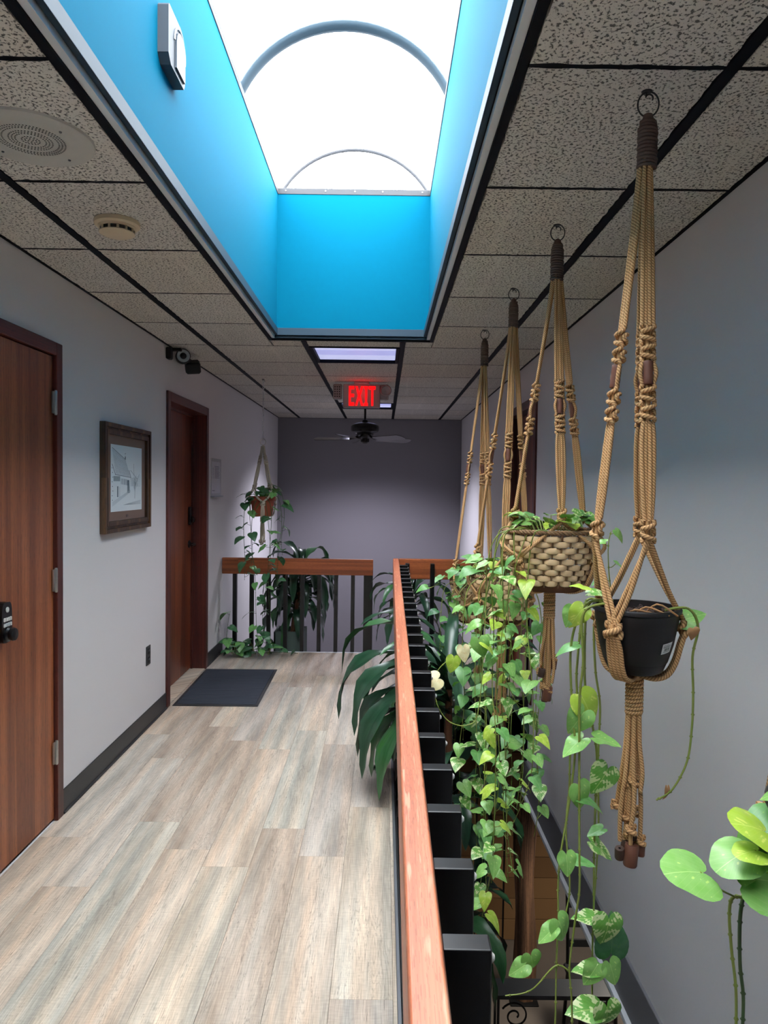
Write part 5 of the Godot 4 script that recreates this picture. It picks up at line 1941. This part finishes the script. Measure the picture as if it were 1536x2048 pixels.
	for L: Array in [
		[-3.02, 0.460, 1.083, 0.418, 1.040, 0.400, 0.867, 0.393, 0.629, 0.409, 0.368, 0.409, 0.106, 0.428, -0.114],
		[-3.00, 0.498, 1.077, 0.467, 1.002, 0.451, 0.767, 0.445, 0.509, 0.461, 0.207, 0.451, -0.054, 0.465, -0.317],
		[-3.03, 0.572, 1.071, 0.600, 0.973, 0.597, 0.711, 0.619, 0.492, 0.610, 0.272, 0.592, 0.095],
		[-3.01, 0.535, 1.073, 0.532, 0.912, 0.553, 0.696, 0.550, 0.436, 0.567, 0.196, 0.550, -0.024, 0.561, -0.245],
		[-3.05, 0.424, 1.077, 0.360, 1.010, 0.342, 0.769, 0.357, 0.527, 0.346, 0.305, 0.359, 0.038],
		[-3.06, 0.609, 1.079, 0.670, 0.971, 0.688, 0.708, 0.677, 0.421, 0.693, 0.176],
		[-3.00, 0.48, 1.08, 0.43, 0.98, 0.42, 0.75, 0.43, 0.5, 0.42, 0.3, 0.44, 0.05, 0.43, -0.25],
	]:
		vine(p, L, 0.0022, 0.056, 0.056, [0, 2, 2, 0, 3, 2], 0.05, 0.15)
	# --- farthest basket
	p = plant_thing("pothos in the farthest hanging basket, nearest the railing's end", Vector3.ZERO)
	crown(p, Vector3(0.51, 0.93, -4.04), 0.15, 34, 0.066, [0, 2, 2, 2], 0.08)
	for L: Array in [
		[-3.86, 0.452, 0.936, 0.384, 0.894, 0.360, 0.701, 0.356, 0.480, 0.376, 0.231],
		[-3.86, 0.504, 0.940, 0.451, 0.871, 0.442, 0.624, 0.460, 0.349, 0.454, 0.073],
		[-3.90, 0.427, 0.933, 0.350, 0.966, 0.300, 0.924, 0.257, 0.910],
		[-3.88, 0.575, 0.924, 0.536, 0.814, 0.528, 0.538, 0.541, 0.233, 0.524, -0.046],
		[-3.92, 0.430, 0.943, 0.347, 0.914, 0.322, 0.775, 0.320, 0.551, 0.306, 0.411],
		[-3.84, 0.46, 0.94, 0.40, 0.85, 0.405, 0.6, 0.398, 0.35, 0.41, 0.1, 0.40, -0.1],
	]:
		vine(p, L, 0.0022, 0.06, 0.062, [2, 2, 0, 2, 4], 0.05)
	# --- the plant at the right edge, closest to the viewer
	p = plant_thing("bright round-leaved pothos cut off by the right edge", Vector3.ZERO)
	host = vine(p, [-0.85, 0.520, 1.04, 0.472, 0.992, 0.450, 0.967, 0.431, 0.964, 0.428, 0.942, 0.431, 0.899, 0.436, 0.849, 0.437, 0.774, 0.441, 0.648], 0.0022, 9.0, 0.05, [0], 0.004, 9.0)
	vine(p, [-0.88, 0.530, 1.03, 0.493, 0.990, 0.466, 0.972, 0.456, 0.950, 0.453, 0.918, 0.457, 0.860, 0.464, 0.815, 0.464, 0.750, 0.468, 0.620], 0.0026, 9.0, 0.05, [0], 0.004, 9.0, "stem_dark")
	var pt := MB.new()
	for q: Array in [[0.386, 0.999, 0.062, 0, 163, 0.82, 0.431, 0.966], [0.432, 1.026, 0.052, 0, 195, 0.9, 0.452, 0.975], [0.452, 1.057, 0.055, 1, 150, 0.8, 0.455, 0.98], [0.445, 1.018, 0.06, 0, -30, 0.6, 0.445, 0.966], [0.446, 0.998, 0.07, 0, 5, 0.75, 0.440, 0.966], [0.465, 1.03, 0.062, 0, -10, 0.85, 0.46, 0.975], [0.47, 1.045, 0.06, 2, 20, 0.6, 0.465, 0.98], [0.50, 1.06, 0.06, 0, 60, 0.7, 0.5, 1.0], [0.52, 1.02, 0.06, 2, -40, 0.6, 0.5, 1.0], [0.437, 1.040, 0.035, 1, 175, 0.95, 0.45, 0.98]]:
		var a := deg_to_rad(q[4])
		var at := Vector3(q[0], q[1], -0.835 + grow.randf_range(-0.02, 0.02))
		pt.tube(smooth(PackedVector3Array([Vector3(q[6], q[7], -0.85), Vector3(q[6], q[7], -0.85).lerp(at, 0.5) - Vector3(0, 0.004, 0), at]), 4), 0.0012, 5)
		put_leaf(host, at, Vector3(cos(a), sin(a), 0.25), Vector3(0, q[5], 1.1 - q[5]), q[2], q[3], 9)
	part("stalks", pt, M.stem, p)
	crown(p, Vector3(0.585, 1.06, -0.82), 0.10, 16, 0.055, [0, 1, 2], 0.06)
	# --- pothos by the far corner, dark in the shade
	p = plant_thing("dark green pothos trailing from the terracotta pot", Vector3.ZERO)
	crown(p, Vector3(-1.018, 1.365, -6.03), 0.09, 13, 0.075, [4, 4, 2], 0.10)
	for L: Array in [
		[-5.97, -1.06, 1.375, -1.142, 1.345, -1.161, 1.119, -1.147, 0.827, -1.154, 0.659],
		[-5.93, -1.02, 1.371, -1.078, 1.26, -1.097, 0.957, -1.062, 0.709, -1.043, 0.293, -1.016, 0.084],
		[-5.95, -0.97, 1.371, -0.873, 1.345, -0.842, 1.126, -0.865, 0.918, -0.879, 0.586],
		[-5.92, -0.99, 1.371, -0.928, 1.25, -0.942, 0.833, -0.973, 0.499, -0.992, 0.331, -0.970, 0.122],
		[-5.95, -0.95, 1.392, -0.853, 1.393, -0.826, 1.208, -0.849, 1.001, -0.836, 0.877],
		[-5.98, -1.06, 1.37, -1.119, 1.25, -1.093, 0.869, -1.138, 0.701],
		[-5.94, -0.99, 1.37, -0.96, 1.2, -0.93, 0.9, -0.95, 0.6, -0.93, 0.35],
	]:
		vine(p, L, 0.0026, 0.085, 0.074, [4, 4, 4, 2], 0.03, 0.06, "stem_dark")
	# vines lying on the floor
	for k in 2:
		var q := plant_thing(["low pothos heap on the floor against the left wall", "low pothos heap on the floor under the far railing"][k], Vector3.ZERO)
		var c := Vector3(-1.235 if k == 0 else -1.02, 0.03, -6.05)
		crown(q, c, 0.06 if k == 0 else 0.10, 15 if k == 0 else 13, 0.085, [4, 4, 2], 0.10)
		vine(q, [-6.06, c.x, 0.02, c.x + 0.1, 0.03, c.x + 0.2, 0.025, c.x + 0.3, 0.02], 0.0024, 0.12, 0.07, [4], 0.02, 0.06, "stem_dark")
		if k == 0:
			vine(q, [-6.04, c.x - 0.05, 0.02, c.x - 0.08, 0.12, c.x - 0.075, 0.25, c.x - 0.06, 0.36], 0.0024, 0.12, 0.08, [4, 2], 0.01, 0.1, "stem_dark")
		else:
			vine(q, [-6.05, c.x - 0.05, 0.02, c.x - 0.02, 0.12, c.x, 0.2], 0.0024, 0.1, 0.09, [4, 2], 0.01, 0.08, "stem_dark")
	build_dracaenas()


func dracaena(label: String, base: Vector3, heads: Array, pot_r: float, pot_h: float, square: bool) -> Node3D:
	var o := thing("dracaena", label, "plant", base)
	var trunk := MB.new()
	var n := 0
	for hd: Dictionary in heads:
		var c: Vector3 = hd.at - base
		trunk.tube(smooth(PackedVector3Array([Vector3(c.x * 0.3, pot_h - 0.06, c.z * 0.3), Vector3(c.x * 0.6, c.y * 0.55 + pot_h * 0.3, c.z * 0.7), c - Vector3(0, 0.02, 0), c + Vector3(0, 0.06, 0)]), 5), [0.022, 0.02, 0.02, 0.019, 0.019, 0.019, 0.018, 0.018, 0.018, 0.018, 0.018, 0.017, 0.017, 0.016, 0.014, 0.010], 10, true, 4.0)
		for i: int in hd.n:
			var u: float = float(i) / hd.n
			var az: float = i * 2.4 + hd.get("a", 0.0)
			strap(o, c + Vector3(0, -0.10 + 0.16 * u, 0), az, lerpf(0.1, 1.2, u) + grow.randf_range(-0.15, 0.15), hd.len * grow.randf_range(0.8, 1.1), hd.w * grow.randf_range(0.85, 1.1), hd.droop * lerpf(1.25, 0.9, u), M.dracaena if grow.randf() < 0.75 else M.dracaena_light)
		for x: Array in hd.get("extra", []):
			strap(o, c + Vector3(0, x[5], 0), deg_to_rad(x[0]), x[1], x[2], x[3], x[4], M.dracaena if n % 3 else M.dracaena_light)
			n += 1
	part("trunk", trunk, M.bark, o)
	return o


func planter(label: String, at: Vector3, r: float, h: float, m: Material, square := false) -> void:
	var p := thing("plant_pot", label, "pot", at)
	if square:
		var b := MB.new()
		for s: Array in [[0, -1], [0, 1], [-1, 0], [1, 0]]:
			b.box(Vector3(s[0] * r, h / 2, s[1] * r), Vector3(0.02 if s[0] else r * 2 + 0.02, h, 0.02 if s[1] else r * 2 + 0.02), 0.004)
		b.box(Vector3(0, 0.01, 0), Vector3(r * 2, 0.02, r * 2))
		part("body", b, m, p)
		part("soil", soil(r * 0.97, 5).translated_mesh(Vector3(0, h - 0.05, 0)), M.soil, p)
	else:
		part("body", MB.new().lathe(PackedVector2Array([Vector2(0, 0), Vector2(r * 0.74, 0), Vector2(r * 0.78, 0.01), Vector2(r * 0.96, h * 0.84), Vector2(r * 1.03, h * 0.85), Vector2(r * 1.04, h), Vector2(r * 0.98, h), Vector2(r * 0.93, h * 0.82)]), 32), m, p)
		part("soil", soil(r * 0.94, 5).translated_mesh(Vector3(0, h * 0.88, 0)), M.soil, p)


func build_dracaenas() -> void:
	mat("planter_green", rgb(84, 100, 92), 0.6)
	# tall one in the well: its leaves push through the balusters over the walkway
	var base := Vector3(0.40, LOW, -3.60)
	planter("round dark pot on the lower floor under the well's dracaena", base, 0.17, 0.32, M.pot_black)
	dracaena("tall glossy dracaena in the well, leaves through the balusters", base, [
		{"at": Vector3(0.34, 0.42, -3.55), "n": 16, "len": 0.52, "w": 0.072, "droop": 2.0, "a": 0.3, "extra": [[182, 0.95, 0.78, 0.10, 3.0, 0.14], [170, 0.70, 0.80, 0.105, 3.0, 0.08], [150, 0.75, 0.78, 0.11, 3.1, 0.04], [196, 0.65, 0.66, 0.105, 3.2, 0.02], [163, 0.50, 0.70, 0.11, 3.0, -0.02], [140, 0.55, 0.80, 0.105, 2.9, -0.04], [157, 0.3, 0.62, 0.11, 2.7, -0.08], [206, 0.4, 0.60, 0.10, 2.8, -0.05], [176, 0.35, 0.62, 0.105, 2.7, -0.10], [132, 0.35, 0.74, 0.10, 2.6, -0.08]]},
		{"at": Vector3(0.36, -0.10, -3.60), "n": 18, "len": 0.50, "w": 0.085, "droop": 2.4, "a": 1.1},
		{"at": Vector3(0.33, -0.60, -3.30), "n": 16, "len": 0.46, "w": 0.08, "droop": 2.4, "a": 2.1},
		{"at": Vector3(0.40, 0.30, -4.3), "n": 14, "len": 0.5, "w": 0.075, "droop": 2.0, "a": 0.7, "extra": [[172, 0.85, 0.62, 0.075, 1.7, 0.2]]},
	], 0.17, 0.32, false)
	# on the landing beyond the short rail
	base = Vector3(0.24, 0, -5.32)
	planter("round dark pot on the landing behind the short rail", base, 0.14, 0.26, M.pot_black)
	dracaena("dark dracaena on the landing behind the railing corner", base, [{"at": Vector3(0.22, 0.60, -5.32), "n": 20, "len": 0.44, "w": 0.062, "droop": 2.5, "a": 0.0, "extra": [[185, 0.55, 0.42, 0.05, 3.0, 0.05], [172, 0.2, 0.4, 0.05, 2.6, -0.1]]}], 0.14, 0.26, false)
	# beyond the far railing
	struct("floor_landing", MB.new().span(Vector3(WL, -1.42, EDGE - 0.15), Vector3(0.55, -1.3, ZB)), M.lower_floor, "half landing of the stairs beyond the far railing", "floor")
	var sd := thing("plant_stand", "tall black stand beyond the far railing, under a planter", "plant stand", Vector3(-0.86, -1.3, -6.72))
	for sx: float in [-0.13, 0.13]:
		for sz: float in [-0.13, 0.13]:
			part("leg", MB.new().tube(PackedVector3Array([Vector3(sx, 0, sz), Vector3(sx, 1.08, sz)]), 0.012, 8), M.black_matte, sd)
	part("shelf", MB.new().box(Vector3(0, 1.09, 0), Vector3(0.32, 0.02, 0.32), 0.003), M.black_matte, sd)
	base = Vector3(-0.86, -0.20, -6.72)
	planter("grey green square planter seen through the far balusters", base, 0.13, 0.30, M.planter_green, true)
	dracaena("large dark dracaena behind the far railing", base, [{"at": Vector3(-0.76, 0.62, -6.70), "n": 26, "len": 0.56, "w": 0.08, "droop": 3.3, "a": 0.4}, {"at": Vector3(-0.82, 0.34, -6.75), "n": 24, "len": 0.5, "w": 0.085, "droop": 2.9, "a": 1.9}], 0.13, 0.30, true)
